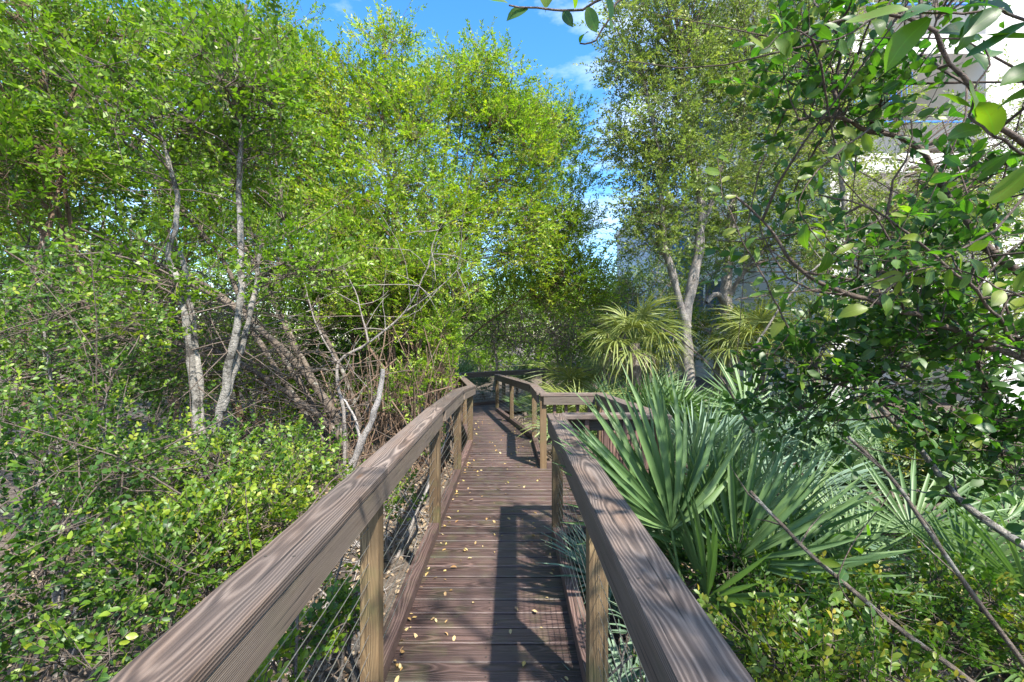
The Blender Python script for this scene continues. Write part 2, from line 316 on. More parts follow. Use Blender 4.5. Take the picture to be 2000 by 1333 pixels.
# ------------------------------------------------------------------ railings
def railing(name, label, nodes, inward, posts, hz, cables=10, kerb=True, pickets=0, postmat='post', end_posts=None, capmat='rail', side=True, caps_split=None):
    """nodes: (x, y) corners; inward: +1 deck lies to the left of travel, -1 to the right; posts: count of bays per run; hz: cap top heights at the nodes"""
    root = tag(empty(name, (nodes[0][0], nodes[0][1], ground_z(*nodes[0]))), label, 'railing', 'wooden railings of the boardwalk')
    o = Vector(root.location)
    def B(nm, p, q, w, h, m, **k): return board(nm, Vector(p) - o, Vector(q) - o, w, h, m, root, **k)
    done = set()
    for i in range(len(nodes) - 1):
        p = Vector((*nodes[i], hz[i])); q = Vector((*nodes[i + 1], hz[i + 1]))
        t = Vector((q.x - p.x, q.y - p.y, 0)).normalized(); n = Vector((-t.y, t.x, 0)) * inward
        ext0 = t * (0.075 if i else 0.045); ext1 = t * (0.075 if i < len(nodes) - 2 else 0.045)
        up = (0, 0, 1)
        cut = [0.0] + list((caps_split or {}).get(i, ())) + [1.0]
        for u0, u1 in zip(cut, cut[1:]):
            a = p.lerp(q, u0) + (n * .016) - Vector((0, 0, .019)); b = p.lerp(q, u1) + (n * .016) - Vector((0, 0, .019))
            if u0 == 0: a = a - (ext0 if inward > 0 or i == 0 else ext0)
            if u1 == 1: b = b + ext1 * (-1 if i < len(nodes) - 2 else 1)
            B('top_rail', a + t * .001, b - t * .001, .145, .038, M[capmat], bev=0.006)
        if side:
            s0 = p + n * .0645 - Vector((0, 0, .0965)) + (t * .09 if i else Vector()); s1 = q + n * .0645 - Vector((0, 0, .0965)) - (t * .10 if i < len(nodes) - 2 else Vector())
            B('side_board', s0, s1, .038, .114, M['side'], bev=0.004)
        nn = max(2, posts[i] * 3); screws('screw_heads', [tuple(p.lerp(q, (k + .5) / nn) + n * dd - o + Vector((0, 0, .0012))) for k in range(nn) for dd in (-.02, .06)], root, .0048)
        nb = posts[i]; P = [p.lerp(q, k / nb) for k in range(nb + 1)]
        for k, c in enumerate(P):
            key = (round(c.x, 2), round(c.y, 2))
            if key in done: continue
            done.add(key)
            if end_posts and key in end_posts: continue
            gz = float(ground_z(c.x, c.y)) - 0.1
            B('post', (c.x, c.y, gz), (c.x, c.y, c.z - .0385), .089, .089, M[postmat], up=(t.x, t.y, 0), bev=0.005)
        for c0, c1 in zip(P, P[1:]):
            z0, z1 = zdeck(c0.y), zdeck(c1.y)
            if kerb:
                B('kerb', Vector((c0.x, c0.y, z0 + .046)) + t * .046, Vector((c1.x, c1.y, z1 + .046)) - t * .046, .089, .089, M['kerb'], bev=0.006)
            if cables:
                T = Tubes()
                for k in range(cables):
                    f = 0.13 + k * (0.74 / (cables - 1))
                    a = np.array((c0.x, c0.y, z0 + f * (c0.z - z0) / 1.06)); b = np.array((c1.x, c1.y, z1 + f * (c1.z - z1) / 1.06))
                    T = Tubes(); m = (a + b) / 2 - np.array((0, 0, .002)); T.add(np.array([a, m, b]) , .0018, 5)
                    link('cable', T.mesh('cable', tuple(o)), M['cable'], root)
        if pickets:
            L = (q - p).length; k = int(L / pickets)
            for j in range(1, k):
                c = p.lerp(q, j / k); zb = zdeck(c.y) - 0.14
                B('picket', (c.x, c.y, zb), (c.x, c.y, c.z - .045), .038, .038, M['picket'], up=(t.x, t.y, 0), bev=0.003)
    return root
railing('railing', 'left railing nearest the camera, long straight run of weathered boards and cables', [(-.67, -1.46), (-.67, 4.02), (-.69, 5.90), (-.71, 7.95)], -1, [3, 1, 1], [1.10, 1.10, 1.03, .85], caps_split={0: (.66,)})
railing('railing', 'right railing nearest the camera, running down past the blue-green palmetto', [(.40, -1.5), (.40, 3.93)], 1, [3], [1.10, 1.045])
railing('railing', 'brown picket railing around the square bump-out on the right', [(.49, 3.93), (1.31, 3.93), (1.24, 6.30), (.445, 6.30)], 1, [1, 1, 1], [1.045, 1.045, .93, .93], cables=0, pickets=.14, postmat='post', end_posts={(.49, 3.93)}, capmat='rail')
railing('railing', 'far right railing bending left beyond the bump-out', [(.445, 6.40), (.43, 8.4), (-.40, 13.1)], 1, [1, 2], [.93, .83, .62], end_posts={(.44, 6.4), (.45, 6.4)})
railing('railing', 'far left railing that angles away behind the bright leaves', [(-.71, 8.05), (-1.60, 13.6)], -1, [3], [.84, .60], end_posts={(-.71, 8.05)})
railing('railing', 'farthest railing crossing behind the end of the walkway', [(-1.62, 13.72), (1.14, 15.8), (3.4, 17.5)], -1, [2, 2], [.60, .58, .56])

# ------------------------------------------------------------------ foliage
LEAF_KITE = (np.array(((0, 0, 0), (.45, .5, .10), (1, 0, -.06), (.45, -.5, .10))), np.array(((0, 3, 2, 1),)))
LEAF_FOLD = (np.array(((0, 0, 0), (.28, .42, .09), (.70, .43, .06), (1, 0, -.10), (.70, -.43, .06), (.28, -.42, .09), (.52, 0, .0))), np.array(((0, 6, 2, 1), (0, 5, 4, 6), (6, 4, 3, 2))))
def frames_to_mesh(name, fr, shape, lw, origin, rng, bias=None):
    O, X, Z, S, RB = fr; LV, LF = shape
    Y = np.cross(Z, X); n = len(O); k = len(LV)
    asp = (lw * rng.uniform(.8, 1.2, n))[:, None, None]
    V = O[:, None] + S[:, None, None] * (LV[None, :, 0:1] * X[:, None] + LV[None, :, 1:2] * asp * Y[:, None] + LV[None, :, 2:3] * lw * 2.2 * Z[:, None])
    F = (LF[None] + (np.arange(n) * k)[:, None, None]).reshape(-1, 4)
    r = np.repeat(RB, len(LF))
    return qmesh(name, V.reshape(-1, 3) - np.asarray(origin), F, r)
def spray_leaves(rng, pos, dirs, nleaf, length, lsize, ang=55, flat=0.5, tuft=0.0, rb=None):
    """leaf frames along n twigs starting at pos pointing dirs"""
    n = len(pos); X = norm(dirs)
    up = norm(np.array((0, 0, 1.0)) + rng.normal(0, .45, (n, 3))); Yv = norm(np.cross(up, X)); Zv = np.cross(X, Yv)
    t = (np.linspace(.08, 1, nleaf) ** (1 - .4 * tuft))[None] + rng.normal(0, .03, (n, nleaf))
    sgn = np.where(np.arange(nleaf) % 2 == 0, 1, -1)[None] * np.ones((n, 1))
    a = np.radians(ang + rng.normal(0, 14, (n, nleaf))) * (1 - .55 * np.clip(t, 0, 1) ** 3); roll = rng.normal(0, 1 - flat, (n, nleaf)) * 1.3
    ln = (length * rng.uniform(.7, 1.3, n))[:, None]
    O = pos[:, None] + X[:, None] * (t * ln)[..., None] - np.array((0, 0, 1.))[None, None] * ((t ** 2) * ln * .12)[..., None]
    side = Yv[:, None] * np.cos(roll)[..., None] + Zv[:, None] * np.sin(roll)[..., None]
    LX = norm(X[:, None] * np.cos(a)[..., None] + side * (sgn * np.sin(a))[..., None] + rng.normal(0, .16, (n, nleaf, 3)))
    LZ = Zv[:, None] * np.cos(roll)[..., None] - Yv[:, None] * np.sin(roll)[..., None] + rng.normal(0, .26, (n, nleaf, 3))
    LZ = norm(LZ - LX * (LZ * LX).sum(-1, keepdims=True))
    S = lsize * rng.uniform(.6, 1.25, (n, nleaf)) * (1.08 - .35 * np.abs(t - .45))
    rbv = (rng.normal(.42, .16, (n, 1)) if rb is None else rb[:, None]) + rng.normal(0, .16, (n, nleaf))
    return O.reshape(-1, 3), LX.reshape(-1, 3), LZ.reshape(-1, 3), S.ravel(), np.clip(rbv, 0, 1).ravel()
def blocked(P):
    """keep the walkway itself free of leaves"""
    x, y, z = P[:, 0], P[:, 1], P[:, 2]
    l = np.interp(y, [a for a, b in LEFT], [b for a, b in LEFT]); r = np.interp(y, [a for a, b in RIGHT], [b for a, b in RIGHT])
    return ((x > l - .08) & (x < r + .08) & (z < 2.05) & (y < 14)) | ((y < 1.0) & (abs(x) < .9) & (z < 2.6)) | (np.linalg.norm(P - np.array((0, 0, CAM_H)), axis=1) < .55)
def plant(name, label, cat, base, stems, lobes, leafm, barkm, seed, nspray=9, nleaf=11, slen=.32, lsize=.07, lw=.40, crad=.45, shape=LEAF_KITE, group=None,
          ang=55, flat=.5, twig_r=.004, br=.012, upb=.35, twigs=True, obj_leaves=0, obj_mat=None, bare=0, stem_name='stem', barkt=None, sides=7, rbmu=.42, hmax=None):
    """stems: (points, r0, r1); lobes: (centre, (rx,ry,rz), clusters). A trunk or stems, the branches between and the leaves as separate parts."""
    rng = np.random.default_rng(seed); base = np.array((base[0], base[1], float(ground_z(base[0], base[1])) - .03))
    root = tag(empty(name, tuple(base)), label, cat, group)
    SP, SR = [], []
    for pts, r0, r1 in stems:
        P = smooth_path(pts, max(8, 5 * len(pts)), rng, .005 + r0 * .11); rr = np.linspace(r0, r1, len(P)) * (1 + .10 * rng.normal(size=len(P)))
        rr[0] *= 1.25
        T = Tubes(); T.add(P, rr, sides); link(stem_name, T.mesh(stem_name, base), M[barkm], root)
        SP.append(P[1:]); SR.append(rr[1:])
    SP = np.concatenate(SP); SR = np.concatenate(SR)
    C = np.concatenate([np.asarray(c) + ballpts(rng, n) * np.asarray(r) for c, r, n in lobes]) if lobes else np.zeros((0, 3))
    C = C[(~blocked(C)) & (C[:, 2] > GZ + .12)]
    T = Tubes(); fr = []
    for c in C:
        dv = np.linalg.norm(SP - c, axis=1) + 1.2 * np.clip(SP[:, 2] - c[2] + .15, 0, None) * (c[2] > SP[:, 2].min() + .5); k = int(np.argmin(dv)); a = SP[k]
        L = np.linalg.norm(c - a); mid = (a + c) / 2 + np.array((0, 0, .12 * L * upb * 2)) + rng.normal(0, .07 * L, 3)
        P = smooth_path([a, mid, c], 6, rng, .02 * min(1, L)); T.add(P, np.linspace(min(br * (.6 + .35 * L), SR[k] * .8 + .002), twig_r * 1.2, 6), 4)
        tocrown = norm(c - a + 1e-3)
        m = max(2, int(nspray * rng.uniform(.6, 1.4)))
        off = ballpts(rng, m) * crad * np.array((1, 1, .75)); d = norm(norm(off) * .75 + tocrown * .35 + rng.normal(0, .38, (m, 3)) + np.array((0, 0, upb)))
        s = c + off * .8
        ok = ~(blocked(s) | blocked(s + d * slen)) & (s[:, 2] > GZ + .05)
        s, d = s[ok], d[ok]
        if not len(s): continue
        if twigs:
            fary = c[1] > 5.5
            for q, e in zip(s, d):
                if fary: T.add(np.array([(c + q) / 2, q + e * slen * .8]), (twig_r, twig_r * .4), 3)
                else: T.add(np.array([c, q, q + e * slen * .9]), (twig_r, twig_r * .8, twig_r * .35), 3)
        fr.append(spray_leaves(rng, s, d, nleaf, slen, lsize, ang, flat, rb=rng.normal(rbmu, .11) + rng.normal(0, .10, len(s))))
    for k in range(bare):
        i = rng.integers(len(SP)); a = SP[i]; d = norm(rng.normal(size=3) + np.array((0, 0, .1))); L = rng.uniform(.4, 1.5)
        P = smooth_path([a, a + d * L * .5 + rng.normal(0, .08, 3), a + d * L + rng.normal(0, .12, 3)], 6, rng, .015)
        if not blocked(P).any(): T.add(P, np.linspace(.007, .002, 6), 4)
    if T.n: link('branches', T.mesh('branches', base), M[barkt or barkm], root)['kind'] = 'stuff'
    if fr:
        fr = [np.concatenate(x) for x in zip(*fr)]
        if obj_leaves:
            O, X, Z, S, RB = fr; v = O - np.array((0, 0, CAM_H)); px = 998 + FPX * v[:, 0] / np.maximum(v[:, 1], .01); py = 656 - FPX * v[:, 2] / np.maximum(v[:, 1], .01)
            sz = np.where((v[:, 1] > .2) & (px > 0) & (px < 2000) & (py > 0) & (py < 1333), S / np.maximum(v[:, 1], .2), 0)
            idx = np.argsort(-sz)[:obj_leaves]; idx = idx[sz[idx] > 0]
            leaf_objs(root, [x[idx] for x in fr], lw, obj_mat, base, rng)
            keep = np.ones(len(O), bool); keep[idx] = False; fr = [x[keep] for x in fr]
        if len(fr[0]):
            me = frames_to_mesh('leaves', fr, shape, lw, base, rng)
            o = link('crown' if cat == 'tree' else 'leaves', me, M[leafm], root); o['kind'] = 'stuff'
    return root
def big_leaf(lw, curl, seed):
    """a broad leaf about one unit long: folded on the midrib, arched, on a short stalk"""
    r = random.Random(seed); n = 7; V = []; F = []
    for i in range(n):
        t = i / (n - 1); w = lw * .5 * math.sin(math.pi * min(1, t * .93 + .04)) ** .72 * (1 if i < n - 1 else .12); zc = -curl * t * t + .04 * math.sin(t * 5 + seed)
        for sgn in (-1, 0, 1): V.append((.06 + t * .94, sgn * w, zc + abs(sgn) * w * .28 + .012 * math.sin(9 * t + 2 * sgn + seed) * abs(sgn)))
    for i in range(n - 1):
        for j in (0, 1): F.append((i * 3 + j, i * 3 + j + 3, i * 3 + j + 4, i * 3 + j + 1))
    k = len(V); V += [(-.10, -.008, .0), (-.10, .008, .0), (.07, .008, .0), (.07, -.008, .0)]; F.append((k, k + 3, k + 2, k + 1))
    return V, F
BL = {}
def leaf_objs(root, fr, lw, mat, base, rng):
    key = (lw, mat)
    if key not in BL:
        BL[key] = []
        for s in range(5):
            V, F = big_leaf(lw * (.85 + .08 * s), .10 + .06 * s, s + 1); me = qmesh('leaf', V, F, smooth=True); me.materials.append(M[mat]); BL[key].append(me)
    O, X, Z, S, RB = fr; Y = np.cross(Z, X)
    for i in range(len(O)):
        o = bpy.data.objects.new('leaf', BL[key][int(rng.integers(5))]); COL.objects.link(o); o.parent = root
        m = Matrix((X[i], Y[i], Z[i])).transposed() * float(S[i]); m = m.to_4x4(); m.translation = Vector(O[i] - base); o.matrix_local = m
def g(px, d, py=None):
    p = W(px, 656, d); return np.array((p[0], p[1], float(ground_z(p[0], p[1])) - .05))
def lobe(px, py, d, rx, ry, rd, n): return (W(px, py, d), (rx * d / FPX, rd, ry * d / FPX), n)

# --- left: the lichen-white forked tree
b = g(385, 4.6)
plant('forked_tree', 'slender tree with two pale lichen-spotted stems forking low, left of the walkway', 'tree', b, [
    ([b, W(383, 935, 4.6), W(385, 830, 4.6), W(372, 700, 4.55), W(350, 560, 4.5), W(330, 500, 4.5), W(348, 420, 4.45), W(335, 330, 4.4), W(300, 230, 4.3)], .052, .016),
    ([W(380, 930, 4.6), W(420, 840, 4.6), W(448, 720, 4.55), W(470, 600, 4.5), W(472, 480, 4.5), W(466, 370, 4.5), W(470, 260, 4.5), W(462, 120, 4.5), W(480, 10, 4.4)], .044, .013),
    ([W(432, 800, 4.6), W(470, 680, 4.65), W(500, 560, 4.7), W(505, 480, 4.7)], .042, .02),
    ([W(390, 850, 4.6), W(383, 690, 4.8), W(365, 560, 4.9), W(350, 480, 5.0)], .045, .02)],
    [lobe(470, 170, 4.5, 100, 170, .6, 34), lobe(330, 250, 4.3, 140, 120, .7, 26), lobe(230, 560, 4.3, 140, 120, .6, 18), lobe(560, 520, 4.8, 90, 70, .5, 12)], 'leaf_mid', 'bark_white', 21, nspray=12, nleaf=12, slen=.28, lsize=.062, lw=.52, crad=.38, bare=40, barkt='twig', sides=9)
# --- left: leaning brown multi-stem
b = g(690, 7.0); st = []
for k, (pts, r) in enumerate((
    ([(690, 935, 7.0), (640, 800, 7.0), (560, 690, 6.9), (430, 590, 6.8), (250, 490, 6.7), (100, 415, 6.6), (-80, 350, 6.4)], .085),
    ([(675, 930, 7.1), (600, 780, 7.2), (500, 640, 7.2), (420, 520, 7.2), (300, 360, 7.1), (180, 180, 7.0), (120, 20, 7)], .075),
    ([(700, 930, 6.9), (650, 840, 6.8), (560, 770, 6.7), (420, 700, 6.5), (240, 640, 6.3), (60, 600, 6.2), (-90, 590, 6)], .07),
    ([(700, 930, 7.2), (640, 760, 7.3), (560, 640, 7.5), (500, 500, 7.7), (560, 400, 7.8), (500, 230, 7.8)], .07),
    ([(690, 940, 7.0), (620, 880, 6.8), (520, 850, 6.6), (420, 850, 6.5)], .06),
    ([(710, 930, 7.1), (620, 700, 7.4), (480, 470, 7.5), (370, 300, 7.6), (250, 90, 7.6), (200, -60, 7.6)], .06),
    ([(680, 930, 7.0), (560, 720, 7.2), (380, 540, 7.0), (180, 470, 6.9), (0, 490, 6.8)], .07),
    ([(690, 930, 7.0), (610, 840, 7.0), (590, 760, 7.0), (555, 690, 7.0)], .035),
    ([(700, 930, 7.2), (690, 780, 7.5), (610, 560, 7.8), (520, 330, 8), (430, 120, 8)], .06))):
    st.append(([W(*p) + np.random.default_rng(700 + 31 * k + j).normal(0, .09, 3) * (0 < j) for j, p in enumerate(pts)], r * .72, r * .22))
plant('leaning_tree', 'brown many-stemmed tree arching far over to the left from one clump', 'tree', b, st,
    [lobe(150, 330, 6.6, 200, 160, 1.0, 60), lobe(330, 150, 7.3, 260, 160, 1.0, 75), lobe(120, 120, 7.0, 180, 150, 1.0, 45), lobe(430, 430, 7.2, 150, 110, .9, 40), lobe(60, 560, 6.3, 120, 90, .8, 22), lobe(600, 560, 7.6, 110, 100, .7, 30)],
    'leaf_mid', 'bark_brown', 22, nspray=9, nleaf=13, slen=.32, lsize=.076, lw=.44, crad=.55, bare=70, barkt='twig', sides=8, br=.016)
# --- left: bright upright trees that fill the middle
def bright(label, seed, base, tops, lobes, **k):
    st = []
    r = np.random.default_rng(seed + 500)
    for tx in tops:
        p0 = base + np.array((*r.normal(0, .12, 2), 0)); t = np.asarray(tx); m1 = p0 + (t - p0) * np.array((.14, .14, .42)) + np.array((*r.normal(0, .14, 2), 0)); m2 = p0 + (t - p0) * np.array((.5, .5, .75)) + np.array((*r.normal(0, .18, 2), 0))
        st.append(([p0, m1, m2, t], r.uniform(.032, .06), .012))
    kw = dict(nspray=17, nleaf=14, slen=.36, lsize=.082, lw=.38, flat=.62, crad=.56, br=.012, upb=.5, bare=14, rbmu=.45); kw.update(k)
    return plant('bright_tree', label, 'tree', base, st, lobes, kw.pop('leafm', 'leaf_bright'), 'bark_tan', seed, group='bright green trees left of the walkway', **kw)
bright('tallest bright green tree, its top spire against the blue sky', 31, g(790, 9.2), [W(755, 70, 9.4), W(700, 180, 9.2), W(830, 200, 9.4), W(770, 300, 9.0)],
    [lobe(765, 100, 9.4, 45, 75, .4, 14), lobe(760, 250, 9.4, 130, 110, 1.1, 75), lobe(760, 430, 9.2, 160, 130, 1.3, 90)])
bright('bright green tree with rounded feathery top right of the tallest spire', 32, g(850, 10.2), [W(930, 110, 10.4), W(1000, 150, 10.6), W(960, 280, 10.4), W(880, 200, 10)],
    [lobe(925, 200, 10.4, 115, 110, 1.0, 70), lobe(1010, 290, 10.6, 110, 120, 1.1, 75), lobe(940, 430, 10.4, 150, 120, 1.2, 90)])
bright('bright green tree whose crown overhangs the far end of the walkway', 33, g(835, 12.8), [W(1060, 300, 12.4), W(1110, 420, 12.2), W(1090, 540, 12.0), W(1000, 420, 12.2)],
    [lobe(1075, 270, 12.2, 70, 90, .9, 40), lobe(1090, 430, 12.2, 95, 110, 1.2, 75), lobe(1120, 555, 12.0, 80, 70, 1.0, 45), lobe(1010, 560, 12.4, 110, 80, 1.1, 50)])
bright('bright green tree with thin upper shoots left of the tallest spire', 34, g(720, 9.8), [W(560, 60, 9.6), W(620, 100, 9.6), W(660, 190, 9.6), W(600, 300, 9.3)],
    [lobe(550, 90, 9.6, 60, 90, .8, 26), lobe(635, 190, 9.6, 90, 110, 1.0, 55), lobe(590, 340, 9.4, 120, 120, 1.2, 70), lobe(680, 520, 9.0, 110, 100, 1.0, 45)])
bright('lower bright green tree with tan upright stems beside the left railing', 35, g(830, 8.3), [W(850, 480, 8.6), W(800, 520, 8.4), W(885, 560, 8.4), W(760, 560, 8.2), W(720, 600, 8.0)],
    [lobe(850, 560, 8.4, 90, 100, .7, 50), lobe(730, 560, 8.0, 100, 100, .7, 45), lobe(872, 680, 8.0, 38, 70, .4, 22), lobe(790, 760, 7.3, 35, 40, .3, 8), lobe(700, 480, 8.2, 150, 90, .8, 40)], nspray=13, slen=.28, lsize=.070, crad=.42)
bright('leafy green tree at the top left edge with sky showing through', 36, g(120, 5.6), [W(60, 60, 5.4), W(160, 130, 5.6), W(20, 200, 5.4), W(220, 20, 5.8)],
    [lobe(60, 110, 5.4, 110, 130, .8, 34), lobe(30, 330, 5.2, 110, 120, .8, 34), lobe(200, 60, 5.8, 90, 80, .7, 16)], leafm='leaf_mid', slen=.32, lsize=.085, nspray=13)
bright('green tree standing behind the leaning stems on the left', 37, g(330, 11.0), [W(250, 120, 11), W(420, 60, 11), W(330, 250, 11), W(480, 200, 11)],
    [lobe(430, 140, 11, 150, 130, 1.4, 70), lobe(230, 260, 11, 180, 150, 1.5, 80), lobe(450, 380, 10.6, 170, 130, 1.4, 80)], leafm='leaf_mid', nspray=11, nleaf=11, lsize=.12, lw=.48, slen=.45, crad=.66)
bright('deep green thicket tree at the far left behind the shrubs', 38, g(60, 9.5), [W(60, 250, 9.5), W(-40, 300, 9.2), W(160, 420, 9.5)],
    [lobe(20, 380, 9.2, 180, 150, 1.3, 70), lobe(130, 600, 9, 200, 130, 1.2, 70), lobe(-60, 200, 9.4, 150, 150, 1.2, 40)], leafm='leaf_mid', nspray=11, nleaf=11, lsize=.11, lw=.48, slen=.42, crad=.62)
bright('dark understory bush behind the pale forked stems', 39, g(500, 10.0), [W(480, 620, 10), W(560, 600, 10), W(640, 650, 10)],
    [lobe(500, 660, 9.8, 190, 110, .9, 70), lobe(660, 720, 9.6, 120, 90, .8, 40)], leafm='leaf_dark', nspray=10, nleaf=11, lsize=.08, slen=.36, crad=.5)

bright('dark green bush low behind the leaning brown stems', 392, g(480, 8.6), [W(420, 640, 8.6), W(560, 700, 8.4), W(300, 640, 8.6)],
    [lobe(470, 730, 8.6, 190, 100, .7, 70), lobe(300, 650, 8.4, 150, 120, .7, 45), lobe(610, 800, 8.6, 110, 80, .5, 30)], leafm='leaf_mid', nspray=10, nleaf=11, lsize=.075, lw=.48, slen=.32, crad=.45)
bright('dense green bush filling in behind the tan stems', 391, g(760, 12.5), [W(740, 520, 12.5), W(840, 560, 12.5), W(660, 560, 12.5)],
    [lobe(700, 610, 12, 150, 110, 1.0, 70), lobe(860, 600, 13, 90, 110, 1.0, 50), lobe(820, 720, 11.5, 110, 60, .8, 40)], leafm='leaf_mid', nspray=12, nleaf=12, lsize=.11, lw=.48, slen=.42, crad=.6)
# --- left: dead snag and dry forked branch
b = g(660, 6.0)
plant('dead_snag', 'bare silvery dead branch leaning beside the left railing', 'snag', b, [([b, W(668, 950, 5.9), W(700, 880, 5.8), W(733, 800, 5.7), W(748, 722, 5.6)], .062, .030), ([W(706, 870, 5.8), W(690, 810, 5.8), W(672, 780, 5.8)], .024, .010)], [], None, 'bark_dead', 41, stem_name='limb', sides=8)
b = g(672, 6.4)
plant('dry_sapling', 'grey leafless sapling with forked twigs rising left of the railing', 'sapling', b, [([b, W(672, 820, 6.3), W(660, 710, 6.3), W(720, 670, 6.3), W(790, 610, 6.3), W(835, 525, 6.2)], .035, .008), ([W(720, 670, 6.3), W(690, 560, 6.4), W(640, 470, 6.4)], .012, .004), ([W(790, 610, 6.3), W(860, 560, 6.2), W(900, 520, 6.2)], .010, .004), ([W(660, 710, 6.3), W(620, 640, 6.3), W(585, 520, 6.3)], .014, .004), ([W(835, 525, 6.2), W(850, 460, 6.2), W(870, 430, 6.2)], .008, .003)], [], None, 'bark_grey', 42, bare=45, stem_name='limb')

# --- left: shrubs by the railing
def shrub(label, seed, px, d, lobes, **k):
    b = g(px, d); r = np.random.default_rng(seed + 900); st = []
    for c, rr, n in lobes:
        for _ in range(3):
            t = np.asarray(c) + r.normal(0, .5, 3) * np.asarray(rr) * np.array((1, 1, .5)); p0 = b + np.array((*r.normal(0, .10, 2), 0)); st.append(([p0, p0 * .5 + t * .5 + np.array((*r.normal(0, .10, 2), .05)), t], r.uniform(.012, .024), .005))
    kw = dict(nspray=7, nleaf=12, slen=.17, lsize=.033, lw=.60, crad=.22, shape=LEAF_FOLD, twig_r=.0024, br=.008, upb=.35, barkt='twig', group='glossy shrubs left of the walkway', bare=12, rbmu=.40, sides=6); kw.update(k)
    return plant(kw.pop('nm', 'glossy_shrub'), label, 'shrub', b, st, lobes, kw.pop('leafm', 'leaf_shrub'), kw.pop('barkm', 'bark_grey'), seed, **kw)
shrub('sunlit yellow-green shrub leaning against the near left railing', 51, 470, 3.0, [lobe(470, 1010, 3.0, 150, 110, .45, 60), lobe(360, 1080, 2.5, 140, 90, .35, 40), lobe(580, 920, 3.5, 100, 60, .4, 28)], obj_leaves=300, obj_mat='leaf_shrub_o', rbmu=.66, lsize=.035)
shrub('dark glossy shrub filling the bottom left corner', 52, 60, 2.1, [lobe(110, 1150, 2.1, 170, 150, .5, 36), lobe(290, 1190, 2.0, 110, 90, .3, 16), lobe(30, 960, 2.3, 130, 110, .5, 24)], obj_leaves=300, obj_mat='leaf_shrub_o', rbmu=.30, lsize=.035, bare=50)
shrub('tall airy shrub with long horizontal twigs at the left edge', 53, 130, 3.3, [lobe(120, 800, 3.2, 180, 110, .7, 36), lobe(280, 900, 3.1, 130, 70, .6, 20), lobe(90, 620, 3.4, 160, 100, .7, 30)], rbmu=.46, bare=60)
shrub('low green shrub below the pale forked stems', 54, 520, 4.3, [lobe(540, 900, 4.2, 110, 60, .4, 34), lobe(400, 900, 4.0, 110, 70, .4, 30), lobe(250, 960, 3.6, 120, 80, .4, 30)], rbmu=.45)
shrub('leafy shrub behind the tall airy shrub on the left', 55, 200, 5.0, [lobe(200, 740, 5.0, 200, 130, .6, 60), lobe(30, 720, 4.8, 150, 150, .6, 40)], rbmu=.36, lsize=.05, slen=.24, crad=.34, shape=LEAF_KITE)
shrub('small shrub with bright leaves under the middle of the left railing', 56, 770, 4.6, [lobe(785, 975, 4.5, 45, 40, .2, 9), lobe(860, 850, 5.6, 25, 50, .25, 7)], nspray=6, rbmu=.6, lsize=.034, slen=.12, crad=.14)
for i, (lab, px, d, lo, rb) in enumerate((
    ('low bright-leaved seedlings under the near left railing at the bottom edge', 600, 1.9, [lobe(560, 1290, 1.9, 90, 60, .25, 16)], .5),
    ('fresh green seedling clump beside the near left post', 660, 2.3, [lobe(660, 1240, 2.3, 60, 70, .2, 14)], .6),
    ('bushy green seedlings between the near left post and the rail', 700, 2.7, [lobe(690, 1160, 2.7, 40, 50, .2, 8)], .55),
    ('yellow-green seedlings at the very bottom beside the railing', 520, 1.6, [lobe(500, 1330, 1.6, 70, 40, .2, 10)], .7),
    ('small seedling in the leaf litter behind the near left post', 640, 2.9, [lobe(600, 1130, 2.9, 70, 40, .25, 9)], .45))):
    shrub(lab, 60 + i, px, d, lo, nm='seedling_clump', nspray=5, rbmu=rb, slen=.11, lsize=.034, crad=.13, bare=6, group='seedlings under the left railing')
# horizontal dry brush behind the left shrubs
def brush(name, label, seed, n, c, rad, flat, mat, L=(.8, 2.2), rr=(.004, .012)):
    r = np.random.default_rng(seed); c = np.asarray(c, float); T = Tubes(); o = np.array((c[0], c[1], float(ground_z(c[0], c[1]))))
    for _ in range(n):
        p = c + ballpts(r, 1)[0] * np.asarray(rad); d = norm(r.normal(size=3) * np.array((1, .8, flat)) + np.array((.2, 0, .1))); l = r.uniform(*L)
        P = smooth_path([p - d * l / 2, p + r.normal(0, .10 * l, 3), p + d * l / 2], 7, r, .02); P[:, 2] = np.maximum(P[:, 2], GZ + .02)
        if blocked(P).any(): continue
        ra = r.uniform(*rr); T.add(P, np.linspace(ra, ra * .3, 7), 4)
    ob = link(name, T.mesh(name, o), M[mat], loc=tuple(o)); return tag(ob, label, 'brushwood', kind='stuff')
brush('dry_brushwood', 'tangle of dry grey twigs in the shade behind the left shrubs', 71, 240, W(260, 640, 6.0), (2.6, 1.0, 1.0), .35, 'twig')
brush('shaded_twig_tangle', 'dark tangle of thin twigs behind the pale forked stems', 76, 90, W(480, 760, 6.2), (1.6, .8, .7), .5, 'twig')
brush('fallen_twigs', 'dry fallen twigs on the ground below the left railing', 72, 160, W(640, 1060, 4.2) * np.array((1, 1, 0)) + np.array((0, 0, -.48)), (.9, 2.2, .12), .12, 'bark_dead', (.3, 1.1), (.003, .008))
brush('tan_thicket_stems', 'thicket of thin tan upright stems behind the left railing', 73, 190, W(790, 800, 7.6), (1.1, 1.3, .9), 3.2, 'bark_tan', (1.0, 2.6), (.005, .016))
brush('grey_brush_tangle', 'grey leafless brush tangle in the shade at the far end', 74, 330, W(1050, 640, 16.5), (3.6, 1.2, 1.2), .9, 'twig', (1.0, 2.8), (.006, .018))
brush('grey_vine_tangle', 'tangle of bare grey vines behind the palmettos right of centre', 75, 170, W(1230, 610, 15), (2.2, 1.0, 1.3), .7, 'twig', (.8, 2.0), (.004, .010))

